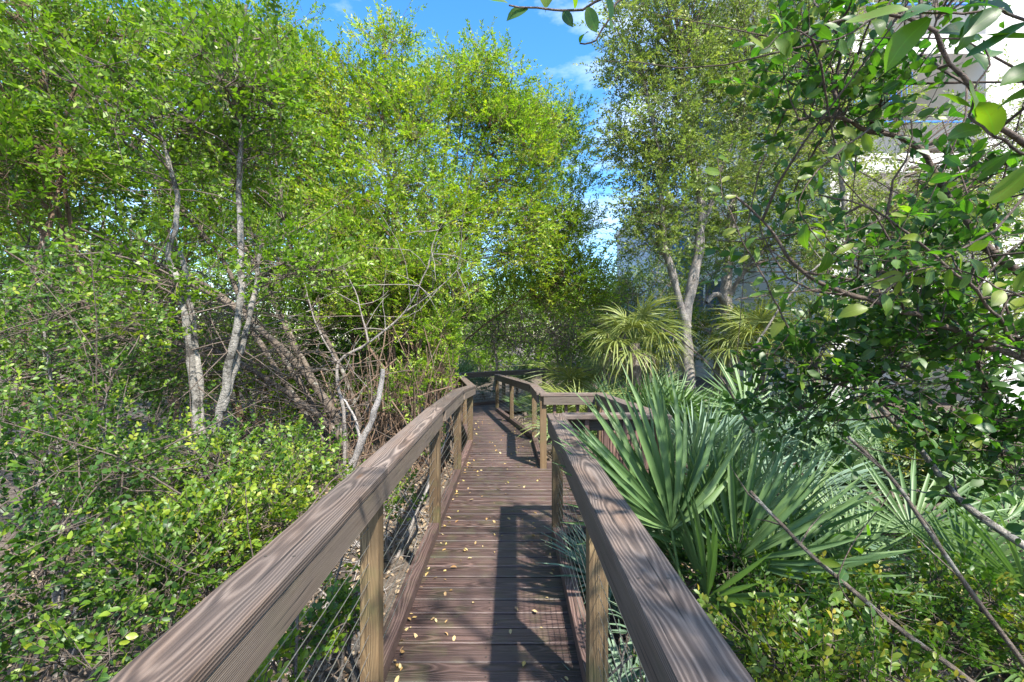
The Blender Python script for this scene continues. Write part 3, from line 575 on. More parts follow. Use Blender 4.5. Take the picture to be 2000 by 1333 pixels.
# ------------------------------------------------------------------ right: oaks, palms, palmettos
def oak(label, seed, base, stems, lobes, **k):
    kw = dict(nspray=16, nleaf=13, slen=.34, lsize=.086, lw=.42, crad=.62, br=.013, upb=.15, bare=60, barkt='twig', sides=9, rbmu=.42, group='olive trees in front of the building'); kw.update(k)
    return plant('oak_tree', label, 'tree', base, stems, lobes, 'leaf_oak', 'bark_grey', seed, **kw)
b = g(1345, 10.5)
oak('olive tree with a pale trunk that forks above the palmettos', 81, b, [([b, W(1345, 720, 10.5), W(1340, 620, 10.5), W(1355, 540, 10.5), W(1370, 440, 10.6), W(1350, 300, 10.6), W(1330, 120, 10.6)], .16, .05), ([W(1342, 640, 10.5), W(1322, 570, 10.4), W(1300, 480, 10.3), W(1290, 330, 10.4), W(1260, 160, 10.5)], .09, .03), ([W(1365, 460, 10.6), W(1420, 300, 11), W(1470, 130, 11)], .07, .025)],
    [lobe(1285, 90, 10.5, 110, 130, 1.0, 70), lobe(1270, 270, 10.4, 90, 90, .9, 48), lobe(1290, 440, 10.3, 85, 80, .8, 40), lobe(1400, 160, 10.8, 120, 160, 1.0, 80), lobe(1360, 330, 10.6, 100, 80, .8, 30), lobe(1340, -60, 10.6, 200, 90, 1.1, 60)])
b = g(1425, 12.2)
oak('olive tree with a straight mottled trunk behind the forked one', 82, b, [([b, W(1424, 660, 12.2), W(1418, 580, 12.2), W(1425, 480, 12.2), W(1450, 300, 12.2), W(1490, 100, 12.2)], .19, .06), ([W(1420, 590, 12.2), W(1460, 520, 12), W(1540, 450, 12)], .07, .02), ([W(1421, 600, 12.2), W(1398, 575, 11.6), W(1380, 590, 11.2)], .08, .05)],
    [lobe(1490, 90, 12.2, 130, 180, 1.2, 90), lobe(1540, 300, 12, 120, 130, 1.0, 70), lobe(1620, 90, 12, 90, 130, 1.0, 36), lobe(1560, 480, 11.8, 110, 90, .8, 36), lobe(1420, 420, 12, 110, 90, .8, 30)], lsize=.095)
b = g(1690, 9.0)
oak('thin pale tree in front of the balconies', 83, b, [([b, W(1690, 620, 9), W(1660, 480, 9), W(1640, 330, 9), W(1600, 150, 9)], .09, .03), ([W(1665, 500, 9), W(1740, 390, 9), W(1780, 300, 9)], .05, .015)], [lobe(1600, 230, 9, 90, 110, .7, 30), lobe(1700, 420, 9, 120, 100, .7, 44), lobe(1850, 480, 8.6, 130, 110, .7, 50), lobe(1970, 300, 9, 60, 180, .6, 44), lobe(1700, 250, 9.4, 70, 90, .5, 20), lobe(1870, 400, 9, 110, 60, .5, 28), lobe(1960, 600, 8.4, 130, 120, .7, 50), lobe(1780, 640, 8.6, 130, 90, .7, 44)], nspray=12, lsize=.075, rbmu=.55)
# far wood behind
for i, (px, d, h, wd, lab) in enumerate(((930, 24, 5.5, 2.6, 'far green tree seen behind the end of the walkway on its left'), (1080, 26, 6.0, 2.8, 'far green tree directly behind the end of the walkway'), (1210, 23, 3.6, 2.4, 'low far green tree right of the walkway end'), (760, 22, 7, 3.0, 'far green tree hidden behind the bright trees'), (480, 20, 8, 3.4, 'far green tree behind the leaning stems'), (200, 18, 8, 3.4, 'far green tree at the back of the left thicket'))):
    b = g(px, d); top = b + np.array((0, 0, h))
    plant('far_tree', lab, 'tree', b, [([b, b * .5 + top * .5 + np.array((.2, 0, 0)), top], .16, .04), ([b + np.array((.6, .2, 0)), b * .45 + top * .55 + np.array((1.0, 0, 0)), top + np.array((1.2, 0, -.6))], .10, .03)],
        [(b + np.array((0, 0, h * .62)), (wd, wd * .6, h * .36), 90), (b + np.array((.4, -.6, h * .22)), (wd, wd * .5, h * .2), 40)], 'leaf_mid', 'bark_grey', 90 + i, nspray=11, nleaf=9, slen=.5, lsize=.12, lw=.5, crad=.75, twigs=False, group='far trees behind the walkway', bare=40)

for i, (px, d, lo, lm, lab) in enumerate(((960, 17.5, [lobe(960, 640, 17.5, 60, 60, 1.0, 40)], 'leaf_mid', 'green bush closing the far end of the walkway on the left'), (1080, 18.5, [lobe(1080, 620, 18.5, 80, 70, 1.0, 50), lobe(1120, 690, 18, 60, 25, .8, 16)], 'leaf_mid', 'green bush closing the far end of the walkway on the right'),
    (1180, 16.5, [lobe(1180, 610, 16.5, 60, 70, .9, 40), lobe(1230, 560, 17, 60, 50, .9, 30)], 'leaf_oak', 'olive bush right of the far walkway end'), (1300, 19, [lobe(1310, 560, 19, 80, 80, 1.0, 60), lobe(1400, 500, 20, 90, 80, 1.0, 50)], 'leaf_oak', 'olive bush in front of the blue-grey wing'))):
    b = g(px, d); st = [([b, b * .5 + np.asarray(l[0]) * .5 + np.array((.2, 0, -.2)), np.asarray(l[0])], .07, .02) for l in lo]
    plant('far_bush', lab, 'bush', b, st, lo, lm, 'bark_grey', 260 + i, nspray=10, nleaf=10, slen=.42, lsize=.11, lw=.45, crad=.6, twigs=False, bare=30, group='bushes at the far end', rbmu=.35)
for i, (px, d, lo, lm, lab) in enumerate(((1390, 12.6, [lobe(1385, 650, 12.6, 70, 60, .7, 34)], 'leaf_yel', 'sunlit bush between the two pale trunks'), (1520, 11.4, [lobe(1520, 640, 11.4, 90, 70, .7, 44), lobe(1600, 580, 11.6, 80, 70, .7, 34)], 'leaf_oak', 'olive bush below the second oak crown'), (1290, 13.2, [lobe(1285, 640, 13.2, 70, 70, .8, 36)], 'leaf_yel', 'yellow-green bush behind the fan palm'))):
    b = g(px, d); st = [([b, b * .5 + np.asarray(l[0]) * .5 + np.array((.2, 0, -.2)), np.asarray(l[0])], .05, .015) for l in lo]
    plant('sunlit_bush', lab, 'bush', b, st, lo, lm, 'bark_grey', 280 + i, nspray=10, nleaf=11, slen=.34, lsize=.08, lw=.42, crad=.45, twigs=False, bare=20, group='bushes among the pale trunks', rbmu=.6)
def far_wood():
    r = np.random.default_rng(99); n = 7500; a = r.uniform(-1.15, .42, n); d = r.uniform(29, 36, n); h = 6.3 + 1.8 * np.sin(a * 9) + 1.0 * np.sin(a * 23 + 1) - 3.2 * np.clip((a + .05) / .3, 0, 1) + 5.0 * np.clip((-a - .2) / .25, 0, 1)
    pos = np.stack([a * d, d, GZ + h * r.uniform(0, 1, n) ** .85], 1); dr = norm(r.normal(size=(n, 3)) + np.array((0, -.4, .5))); o3 = np.array((-10, 31, GZ))
    fr = spray_leaves(r, pos, dr, 12, .9, .26, 55, .3); tag(link('far_wood', frames_to_mesh('far_wood', fr, LEAF_KITE, .5, o3, r), M['leaf_mid'], loc=tuple(o3)), 'distant mass of green woodland closing the view', 'wood', kind='stuff')
far_wood()

def fan_mesh(seed, nseg=26, spread=125, L=.72, pet=.5, droop=.25, wd=.030, fold=.35):
    """one fan frond: stalk along +X, blades spreading from the hub in the XY plane, each a folded strip"""
    r = np.random.default_rng(seed); V = []; F = []; RB = []; T = Tubes()
    hub = np.array((pet, 0, 0))
    P = np.array([(0, 0, -.0), (pet * .5, 0, .03 * pet), (pet, 0, 0)])
    T.add(P, (.010, .008, .006), 5)
    V = [np.concatenate(T.V)]; F = [np.concatenate(T.F)]; n = T.n; RB = [np.full(len(F[0]), .55)]
    for a in np.linspace(-spread, spread, nseg):
        aa = math.radians(a + r.normal(0, 2.5)); l = L * (1 - .32 * (abs(a) / spread) ** 2) * r.uniform(.88, 1.08); dz = r.normal(.05, .07) + .22 * (abs(a) / spread)
        d = np.array((math.cos(aa), math.sin(aa), dz)); d /= np.linalg.norm(d); sd = np.array((-math.sin(aa), math.cos(aa), 0)); up = np.cross(d, sd)
        k = 5; t = np.linspace(0, 1, k); w = wd * np.array((.22, .8, 1.0, .62, .04)) * r.uniform(.85, 1.1); dr = droop * r.uniform(.3, 1.6)
        pc = hub + d[None] * (t * l)[:, None] - np.array((0, 0, 1.))[None] * (dr * l * t ** 2.4)[:, None]
        vv = np.stack([pc + sd * w[:, None] / 2 + up * (fold * w)[:, None], pc, pc - sd * w[:, None] / 2 + up * (fold * w)[:, None]], 1).reshape(-1, 3)
        ff = [(i * 3 + j, i * 3 + j + 3, i * 3 + j + 4, i * 3 + j + 1) for i in range(k - 1) for j in (0, 1)]
        V.append(vv); F.append(np.array(ff) + n); n += len(vv); RB.append(np.full(len(ff), np.clip(r.normal(.45, .2), 0, 1)))
    return qmesh('frond', np.concatenate(V), np.concatenate(F), np.concatenate(RB))
FANS = {}
def fans(mat):
    if mat not in FANS:
        if mat == 'palm_olive': ms = [fan_mesh(s, 34, 140, .80, .8, .75, .034) for s in range(3)]
        elif mat == 'palm_near': ms = [fan_mesh(s + 40, 24, 78 - 6 * s, .74, .55, .05 + .06 * s, .030, .5) for s in range(4)]
        elif mat == 'palm_dead': ms = [fan_mesh(s + 9, 22, 110, .60, .5, 1.1, .020) for s in range(2)]
        else: ms = [fan_mesh(s + 20, 30, 115 - 9 * s, .66, .55, .10 + .07 * s, .025 + .002 * s) for s in range(4)]
        for m in ms: m.materials.append(M['palm_green' if mat == 'palm_near' else mat])
        FANS[mat] = ms
    return FANS[mat]
def put_frond(root, mat, p, d, nrm, s, r):
    X = Vector(d).normalized(); Z = Vector(nrm); Z = (Z - X * Z.dot(X)).normalized(); Y = Z.cross(X)
    o = bpy.data.objects.new('frond', fans(mat)[int(r.integers(len(fans(mat))))]); COL.objects.link(o); o.parent = root
    m = (Matrix((X, Y, Z)).transposed() * s).to_4x4(); m.translation = Vector(p); o.matrix_local = m
    return o
def palmetto(label, seed, x, y, n, mat, s=1.0, zc=.25, lift=(.25, 1.2), az=(0, 360), group='saw palmettos right of the walkway', nm='palmetto', cat='palmetto', dead=1, avoid=True):
    r = np.random.default_rng(seed); gz = float(ground_z(x, y)); root = tag(empty(nm, (x, y, gz)), label, cat, group)
    T = Tubes(); T.add(smooth_path([(0, 0, -.05), (.03, .02, zc * .5), (0, 0, zc)], 6, r, .01), np.linspace(.07, .05, 6), 7); link('stem', T.mesh('stem'), M['bark_brown'], root)
    for k in range(n):
        for _ in range(12):
            a = R(r.uniform(*az)); e = r.uniform(*lift); d = np.array((math.cos(a) * math.cos(e), math.sin(a) * math.cos(e), math.sin(e)))
            tip = np.array((x, y, gz + zc)) + d * .95 * s; hub = np.array((x, y, gz + zc)) + d * .55 * s
            if not avoid or not blocked(np.array([tip, hub])).any(): break
        else: continue
        put_frond(root, mat, (0, 0, zc * r.uniform(.8, 1)), d, np.array((-math.cos(a) * math.sin(e), -math.sin(a) * math.sin(e), math.cos(e))) + r.normal(0, .35, 3), s * r.uniform(.8, 1.15), r)
    for k in range(dead):
        a = R(r.uniform(*az)); put_frond(root, 'palm_dead', (0, 0, zc * .8), (math.cos(a), math.sin(a), -.15), r.normal(0, .3, 3) + np.array((0, 0, 1)), s * .9, r)
    return root
# the big fan beside the near right railing, fronds placed one by one
r = np.random.default_rng(3)
px0 = np.array((1.20, 2.75, float(ground_z(1.2, 2.75)))); near = tag(empty('palmetto', tuple(px0)), 'large green palmetto whose fans stand up beside the near right railing', 'palmetto', 'saw palmettos right of the walkway')
T = Tubes(); T.add(smooth_path([(0, 0, -.05), (0, .05, .15), (-.02, .05, .34)], 6), np.linspace(.08, .055, 6), 7); link('stem', T.mesh('stem'), M['bark_brown'], near)
for (hx, hy, hz, dx, dy, dz, nx, ny, nz2, s) in ((.90, 2.55, .62, -.15, .05, 1, .15, -1, .1, 1.28), (1.02, 2.75, .55, -.35, .2, 1, -.3, -1, .25, 1.2), (1.18, 2.75, .40, .16, .2, 1, .2, -1, .3, 1.05), (1.35, 2.85, .42, .5, .1, .9, .5, -1, .3, 1.1), (1.05, 2.45, .30, -.1, -.5, .6, 0, -.6, .8, 1.0), (1.40, 2.55, .25, .6, -.4, .5, .2, -.5, .8, 1.05), (.84, 2.75, .66, -.42, .25, 1, .6, -1, .2, 1.12), (1.26, 2.55, .45, .35, -.1, 1, -.6, -1, .3, 1.1), (1.55, 3.0, .36, .3, .3, 1, .4, -1, .1, 1.05)):
    h = np.array((hx, hy, hz)); d = norm(np.array((dx, dy, dz))); put_frond(near, 'palm_near', h - d * .55 * s * .98 - px0 + np.array((0, 0, 0)), d, (nx, ny, nz2), s, r)
palmetto('blue-grey palmetto pushing its tips under the near right railing', 101, .98, 3.15, 12, 'palm_blue', .80, .26, (-.05, .9), (110, 330), avoid=False)
palmetto('small blue-grey palmetto at the foot of the near right post', 102, .78, 2.15, 6, 'palm_blue', .6, .12, (.0, .9), (20, 300), avoid=False)
PAL = [(1.95, 5.0, 10, 'palm_blue', 1.25, .55, 'wide blue-green palmetto standing just right of the bump-out'), (2.6, 4.6, 8, 'palm_blue', 1.15, .45, 'blue-green palmetto right of the wide one by the bump-out'),
    (1.75, 3.4, 9, 'palm_green', 1.1, .35, 'green palmetto behind the large near fan'), (2.3, 3.0, 9, 'palm_green', 1.1, .25, 'shaded green palmetto under the dark-leaved branches'), (3.0, 3.4, 9, 'palm_green', 1.1, .25, 'green palmetto low at the right edge'),
    (2.9, 2.7, 7, 'palm_green', 1.0, .15, 'low green palmetto near the brown dead fronds'), (1.7, 2.4, 6, 'palm_green', .9, .1, 'small green palmetto between the bare sticks'), (1.55, 7.2, 9, 'palm_green', 1.1, .5, 'green palmetto just behind the bump-out'),
    (2.4, 7.4, 9, 'palm_green', 1.2, .5, 'green palmetto behind and right of the bump-out'), (3.4, 6.4, 9, 'palm_green', 1.2, .5, 'palmetto clump left of the pale trunk'), (4.4, 6.6, 9, 'palm_green', 1.2, .45, 'palmetto clump in front of the mottled trunk'),
    (1.3, 9.0, 9, 'palm_olive', .9, .4, 'yellowish palmetto beside the far right railing'), (2.6, 9.4, 9, 'palm_green', 1.2, .5, 'palmetto in the middle distance right of the walkway'), (3.8, 9.0, 9, 'palm_green', 1.2, .5, 'palmetto at the foot of the pale trunk'),
    (5.2, 9.2, 9, 'palm_green', 1.2, .5, 'palmetto behind the mottled trunk'), (.72, 10.6, 8, 'palm_blue', .85, .2, 'small palmetto behind the cables of the far right railing'), (.35, 12.2, 7, 'palm_green', .8, .2, 'palmetto just outside the far right railing'),
    (-1.0, 16.2, 8, 'palm_blue', .95, .25, 'blue-green palmetto under the farthest railing'), (-1.9, 15.6, 8, 'palm_green', 1.0, .5, 'palmetto behind the left end of the farthest railing'), (.2, 17.4, 8, 'palm_green', 1.1, .5, 'palmetto behind the middle of the farthest railing'),
    (1.6, 12.4, 8, 'palm_olive', 1.0, .5, 'pale yellow palmetto right of the walkway bend'), (3.0, 13.0, 8, 'palm_olive', 1.2, .7, 'pale palmetto among the grey vines'), (6.2, 7.2, 8, 'palm_green', 1.2, .4, 'palmetto behind the dark leaves on the right'), (3.9, 4.7, 8, 'palm_green', 1.1, .3, 'palmetto in the shade right of centre'), (4.4, 3.7, 9, 'palm_green', 1.1, .3, 'palmetto at the right edge behind the pale limb'), (5.2, 4.6, 9, 'palm_green', 1.2, .35, 'palmetto far right under the dark leaves'), (4.7, 5.7, 9, 'palm_green', 1.2, .4, 'palmetto behind the yellow bush on the right'), (3.5, 2.9, 7, 'palm_green', 1.0, .2, 'palmetto low at the right border'), (3.2, 5.6, 9, 'palm_blue', 1.2, .45, 'blue-green palmetto right of the bump-out pair')]
for i, (x, y, n, m, s, zc, lab) in enumerate(PAL): palmetto(lab, 110 + i, x, y, n, m, s, zc)
dp = tag(empty('dead_palmetto', (2.75, 2.35, float(ground_z(2.75, 2.35)))), 'brown dried palmetto fronds drooping at the right edge', 'palmetto')
T = Tubes(); T.add(smooth_path([(0, 0, -.05), (0, 0, .3), (.02, 0, .55)], 5), np.linspace(.07, .05, 5), 7); link('stem', T.mesh('stem'), M['bark_brown'], dp)
for k in range(6): put_frond(dp, 'palm_dead', (0, 0, .5), (-1 + .25 * k, -.3 + .1 * k, .15 - .1 * k), (.1 * k - .2, -.7, .8), 1.15, r)
# fan palms with trunks behind
for i, (px, d, h, n, lab) in enumerate(((1238, 9.6, 2.15, 20, 'fan palm with drooping yellow-green fronds left of the pale trunk'), (1478, 9.8, 2.2, 18, 'fan palm with yellow-green fronds right of the two pale trunks'), (1590, 9.0, 1.9, 14, 'fan palm half hidden behind the dark leaves'), (1400, 13.6, 2.3, 14, 'fan palm behind the two pale trunks'))):
    b = g(px, d); root = tag(empty('fan_palm', tuple(b)), lab, 'palm', 'fan palms in front of the building'); rr = np.random.default_rng(140 + i)
    T = Tubes(); T.add(smooth_path([(0, 0, 0), (.05, 0, h * .5), (0, 0, h)], 8, rr, .01), np.linspace(.15, .12, 8), 9); link('trunk', T.mesh('trunk'), M['bark_brown'], root)
    for k in range(n):
        a = R(k * 137.5 + rr.uniform(-15, 15)); e = 1.25 - 1.9 * (k / n); d2 = (math.cos(a) * math.cos(e), math.sin(a) * math.cos(e), math.sin(e))
        put_frond(root, 'palm_olive' if k < n - 3 else 'palm_dead', (0, 0, h - .05), d2, (-math.cos(a) * math.sin(e), -math.sin(a) * math.sin(e), math.cos(e) + .05), rr.uniform(.66, .9), rr)

# ------------------------------------------------------------------ right: the near dark-leaved tree
b = np.array((3.3, 2.3, 0.0))
def w3(l): return [W(*p) for p in l]
plant('broadleaf_tree', 'near tree with dark oval leaves reaching in from the right edge', 'tree', b, [
    ([b + np.array((0, 0, GZ)), (3.2, 2.3, .6), (3.05, 2.3, 1.6), (2.95, 2.25, 2.6), (2.8, 2.1, 3.6)], .075, .03),
    (w3([(2160, 640, 2.35), (2000, 540, 2.3), (1902, 454, 2.25), (1792, 288, 2.2), (1696, 250, 2.2), (1632, 228, 2.15), (1560, 235, 2.1)]), .026, .007),
    (w3([(1640, 232, 2.15), (1630, 170, 2.15), (1640, 90, 2.1), (1600, 20, 2.1)]), .010, .004), (w3([(1700, 250, 2.2), (1736, 172, 2.1), (1804, 104, 2.05), (1830, 40, 2.0)]), .010, .004),
    (w3([(2150, 760, 2.3), (2000, 700, 2.2), (1850, 640, 2.2), (1700, 590, 2.2), (1580, 540, 2.2), (1490, 430, 2.2), (1430, 380, 2.2)]), .022, .005),
    (w3([(2150, 900, 2.4), (1980, 830, 2.4), (1880, 690, 2.4), (1740, 560, 2.5), (1640, 500, 2.5)]), .020, .005),
    (w3([(2150, 900, 2.6), (1950, 880, 2.6), (1760, 800, 2.6), (1600, 730, 2.6), (1510, 690, 2.6)]), .018, .004),
    (w3([(2100, 330, 1.9), (1960, 250, 1.7), (1820, 60, 1.6), (1700, 30, 1.6), (1560, 60, 1.6)]), .014, .004),
    (w3([(2000, 700, 2.2), (1900, 560, 1.9), (1800, 480, 1.9), (1690, 400, 1.9), (1600, 380, 1.9)]), .010, .003)],
    [lobe(1600, 150, 2.1, 80, 80, .3, 5), lobe(1680, 50, 2.0, 80, 60, .3, 4), lobe(1640, 235, 2.2, 120, 50, .25, 9), lobe(1900, 330, 2.2, 90, 60, .3, 6), lobe(1580, 480, 2.2, 110, 70, .4, 6), lobe(1850, 500, 2.2, 140, 70, .4, 15), lobe(1650, 670, 2.5, 120, 80, .4, 12), lobe(1840, 720, 2.4, 160, 110, .45, 28), lobe(1570, 780, 2.7, 80, 70, .3, 12), lobe(1940, 850, 2.3, 100, 80, .35, 18), lobe(1800, -130, 2.0, 240, 50, .6, 12)],
    'leaf_dark', 'twig_dark', 151, nspray=6, nleaf=8, slen=.20, lsize=.064, lw=.55, crad=.22, shape=LEAF_FOLD, twig_r=.0026, br=.007, upb=.1, obj_leaves=300, obj_mat='leaf_dark_o', bare=60, flat=.25)
# shade canopy of the same kind behind the camera's right shoulder
b = np.array((3.0, -0.6, 0.0))
plant('broadleaf_tree', 'broad tree just out of view on the right that shades the walkway', 'tree', b, [([b + np.array((0, 0, GZ)), (2.9, -.6, 1.0), (2.7, -.6, 2.6), (2.2, -.5, 4.2)], .11, .04), ([(2.8, -.6, 2.0), (2.0, -.3, 3.4), (1.3, .2, 4.4)], .05, .02)],
    [((1.6, -.9, 4.4), (1.0, 1.3, .7), 17), ((2.6, .2, 4.4), (1.0, 1.2, .8), 6)], 'leaf_dark', 'twig_dark', 152, nspray=9, nleaf=10, slen=.22, lsize=.065, lw=.55, crad=.34, upb=.2, bare=20, group=None)
# the near hanging leaves: vine with large leaves along the top right
def vine(label, seed, path, n, ls, d0, hang=(0, 0, -.6), lwv=.46, mat='leaf_dark_o'):
    r = np.random.default_rng(seed); P = smooth_path(path, 24, r, .004); root = tag(empty('leafy_vine', tuple(P[0])), label, 'vine')
    T = Tubes(); T.add(P, np.linspace(.0042, .0018, 24), 5); link('stem', T.mesh('stem', P[0]), M['twig_dark'], root)
    i = np.linspace(1, 23, n).astype(int); O = P[i]; t = norm(np.gradient(P, axis=0))[i]
    sgn = np.where(np.arange(n) % 2 == 0, 1, -1)[:, None]; perp = norm(np.cross(t, np.array((0, 1., 0))))
    X = norm(t * .5 + perp * sgn * .9 + r.normal(0, .35, (n, 3)) + np.array(hang) * .5); Z = norm(np.array((0, -.75, .7)) + r.normal(0, .45, (n, 3))); Z = norm(Z - X * (Z * X).sum(-1, keepdims=True))
    leaf_objs(root, (O, X, Z, ls * r.uniform(.7, 1.2, n), np.zeros(n)), lwv, mat, P[0], r)
    return root
vine('sprig of big backlit leaves hanging into the sky at the top', 161, w3([(1290, -170, .95), (1230, -80, .95), (1160, 8, .95), (1080, 18, .95), (1000, 8, .95)]), 14, .056, .95)
vine('sprig with two small leaves below the big ones at the top', 162, w3([(1260, -80, 1.1), (1200, 20, 1.1), (1160, 80, 1.1), (1135, 84, 1.1)]), 4, .035, 1.1)
vine('blurred large leaves close by in the top right corner', 163, w3([(2100, 240, .9), (2020, 60, .9), (1950, 20, .9), (1850, 30, .9), (1780, 20, .9)]), 14, .095, .9)
vine('large oval leaves on a twig at the right edge below the balcony', 164, w3([(2100, 330, 1.0), (2000, 300, 1.0), (1900, 230, 1.0), (1930, 120, 1.0), (1925, 80, 1.0)]), 13, .095, 1.0)
vine('drooping vine of yellowish oval leaves right of centre', 165, w3([(1700, 250, 1.9), (1600, 330, 1.85), (1560, 400, 1.85), (1600, 470, 1.85), (1660, 520, 1.85)]), 22, .085, 1.85, mat='leaf_yel_o')
vine('vine of oval leaves climbing left of the drooping one', 166, w3([(1540, 640, 2.0), (1500, 560, 2.0), (1450, 470, 2.0), (1420, 400, 2.0), (1400, 310, 2.0)]), 20, .08, 2.0, mat='leaf_yel_o')
vine('vine with broad yellow-green leaves at the right edge', 167, w3([(2080, 620, 1.7), (1950, 560, 1.7), (1840, 520, 1.7), (1760, 540, 1.7), (1700, 600, 1.7)]), 22, .085, 1.7, mat='leaf_yel_o')
vine('leafy sprig among the bare sticks at lower right', 168, w3([(1760, 1330, 2.0), (1700, 1230, 2.0), (1640, 1130, 2.0), (1680, 1040, 2.0), (1740, 960, 2.0)]), 14, .09, 2.0)
vine('top vine of dark leaves over the oak crown', 169, w3([(1780, -40, 1.5), (1700, 40, 1.5), (1620, 80, 1.5), (1540, 60, 1.5), (1490, 100, 1.5)]), 20, .075, 1.5)
# bare sticks
def stick(label, pts, r0, r1, seed, mat='bark_brown'):
    r = np.random.default_rng(seed); P = smooth_path(w3(pts), 14, r, .004); T = Tubes(); T.add(P, np.linspace(r0, r1, 14), 7)
    for k in range(4):
        a = P[int(r.integers(5, 13))]; d = norm(P[-1] - P[0] + r.normal(0, .8, 3)); T.add(np.array([a, a + d * .12 + r.normal(0, .01, 3), a + d * .26]), (r1 * .6, r1 * .45, .001), 4)
    o = link('bare_stick', T.mesh('bare_stick', P[0]), M[mat], loc=tuple(P[0])); tag(o, label, 'branch', 'bare sticks among the palmettos')
stick('long dark bare stick slanting down to the right edge', [(2080, 1400, 1.75), (1900, 1160, 1.8), (1760, 960, 1.85), (1655, 852, 1.9)], .011, .007, 1)
stick('thick bare stick ending above the low yellow shrub', [(2000, 1420, 1.8), (1900, 1333, 1.85), (1720, 1200, 1.95), (1560, 1060, 2.1), (1466, 960, 2.2)], .012, .008, 2)
stick('short thin stick low beside the railing', [(1900, 1420, 1.7), (1730, 1330, 1.7), (1590, 1240, 1.75)], .009, .006, 3, 'twig')
stick('thin curved dead vine crossing in front of the blue-green palmetto', [(1480, 860, 3.2), (1440, 790, 3.2), (1400, 730, 3.2), (1340, 670, 3.2), (1290, 640, 3.2)], .010, .004, 4)
stick('pale lichen-covered limb leaning at the right edge', [(2090, 1120, 2.5), (1960, 1040, 2.6), (1860, 960, 2.7), (1800, 880, 2.8), (1700, 780, 2.9)], .026, .012, 5, 'bark_white')
stick('thin grey stick rising through the dark leaves', [(1460, 700, 3.0), (1540, 580, 3.0), (1640, 480, 3.0)], .007, .005, 6, 'bark_grey')
# low shrubs bottom right
for i, (lab, px, d, lo, rb, lm) in enumerate((
    ('low shrub with yellow-tipped leaves at the bottom right', 1750, 2.4, [lobe(1700, 1230, 2.2, 160, 70, .35, 44), lobe(1880, 1200, 2.3, 120, 90, .35, 30)], .5, 'leaf_yel'),
    ('low green shrub against the outside of the near right railing', 1480, 2.3, [lobe(1500, 1200, 2.3, 90, 80, .3, 24), lobe(1420, 1090, 2.7, 90, 50, .3, 18)], .35, 'leaf_shrub'),
    ('bright green leaves below the right railing at the bottom edge', 1600, 1.7, [lobe(1600, 1320, 1.7, 160, 60, .25, 26)], .6, 'leaf_yel'),
    ('small green plant between the near right post and the railing', 1260, 2.1, [lobe(1240, 1250, 2.1, 40, 70, .15, 8)], .45, 'leaf_shrub'),
    ('yellow-leaved bush glowing behind the dark leaves on the right', 1830, 5.0, [lobe(1830, 890, 5.0, 110, 60, .4, 30)], .9, 'leaf_yel'),
    ('yellow-green bush between the pale trunks', 1480, 10.5, [lobe(1470, 640, 10.4, 60, 35, .5, 20)], .9, 'leaf_yel'))):
    shrub(lab, 170 + i, px, d, lo, nm='low_shrub', leafm=lm, rbmu=rb, lsize=.034 if d < 6 else .06, slen=.13 if d < 6 else .25, crad=.17 if d < 6 else .3, lw=.5, group='low shrubs right of the walkway', nspray=9, bare=5)

# ------------------------------------------------------------------ building
def bx(name, x0, x1, y0, y1, z0, z1, mat, parent, o, bev=0.01):
    return board(name, Vector((x0, (y0 + y1) / 2, (z0 + z1) / 2)) - o, Vector((x1, (y0 + y1) / 2, (z0 + z1) / 2)) - o, y1 - y0, z1 - z0, mat, parent, bev=bev)
def blue_rail(root, o, x0, x1, y, z, h=1.07):
    f = bx('balcony_railing', x0, x1, y - .03, y + .03, z + h - .05, z + h, M['blue'], root, o, .005)
    c = Vector(f.matrix_local.translation)
    def sub(a, b, z0, z1, d=.02):
        p = board('bar', Vector(((a + b) / 2, y, z0)) - o - c, Vector(((a + b) / 2, y, z1)) - o - c, d, b - a, M['blue'], f, up=(0, 1, 0), bev=0); return p
    board('bar', Vector((x0, y, z + .10)) - o - c, Vector((x1, y, z + .10)) - o - c, .03, .04, M['blue'], f, bev=0)
    n = int((x1 - x0) / .16)
    for k in range(n + 1):
        x = x0 + (x1 - x0) * k / n; thick = k % 7 == 0; w = .045 if thick else .018; sub(x - w / 2, x + w / 2, z + .0 if thick else z + .12, z + h - .05, .045 if thick else .018)
def apartment():
    o = Vector((14.8, 14.2, -.6)); root = tag(empty('apartment_building', o), 'white apartment block with stacked balconies and blue railings behind the trees', 'building')
    bx('wall', 14.82, 24, 14.2, 26, -.8, 19, M['white'], root, o)            # pier and right wing
    bx('wall', 10.4, 14.8, 17.2, 26, -.8, 19, M['cream'], root, o)            # recessed wall behind the balconies
    bx('pier', 10.0, 10.6, 14.25, 17.1, -.8, 19, M['white'], root, o)
    for i, z in enumerate((-.6 + .0, 3.1, 6.8, 10.5, 14.2)):
        if i: bx('balcony', 10.62, 14.8, 14.15, 17.18, z, z + .6, M['white'], root, o)
        if i: blue_rail(root, o, 10.64, 14.78, 14.30, z + .6)
        for x0 in (10.65, 12.75):
            w = bx('window', x0, x0 + 2.0, 17.10, 17.19, z + .7, z + 3.0, M['white'], root, o); c = Vector(w.matrix_local.translation)
            for k in (0, 1):
                board('pane', Vector((x0 + .10 + k * .95, 17.08, z + 1.85)) - o - c, Vector((x0 + .95 + k * .95, 17.08, z + 1.85)) - o - c, .03, 2.05, M['glass'], w, bev=0)
    for z in (1.2, 4.9, 8.6, 12.3):
        for x0 in (17.0, 20.0):
            w = bx('window', x0, x0 + 1.5, 14.10, 14.19, z, z + 1.6, M['white'], root, o); c = Vector(w.matrix_local.translation)
            board('pane', Vector((x0 + .1, 14.08, z + .8)) - o - c, Vector((x0 + 1.4, 14.08, z + .8)) - o - c, .03, 1.4, M['glass'], w, bev=0)
apartment()
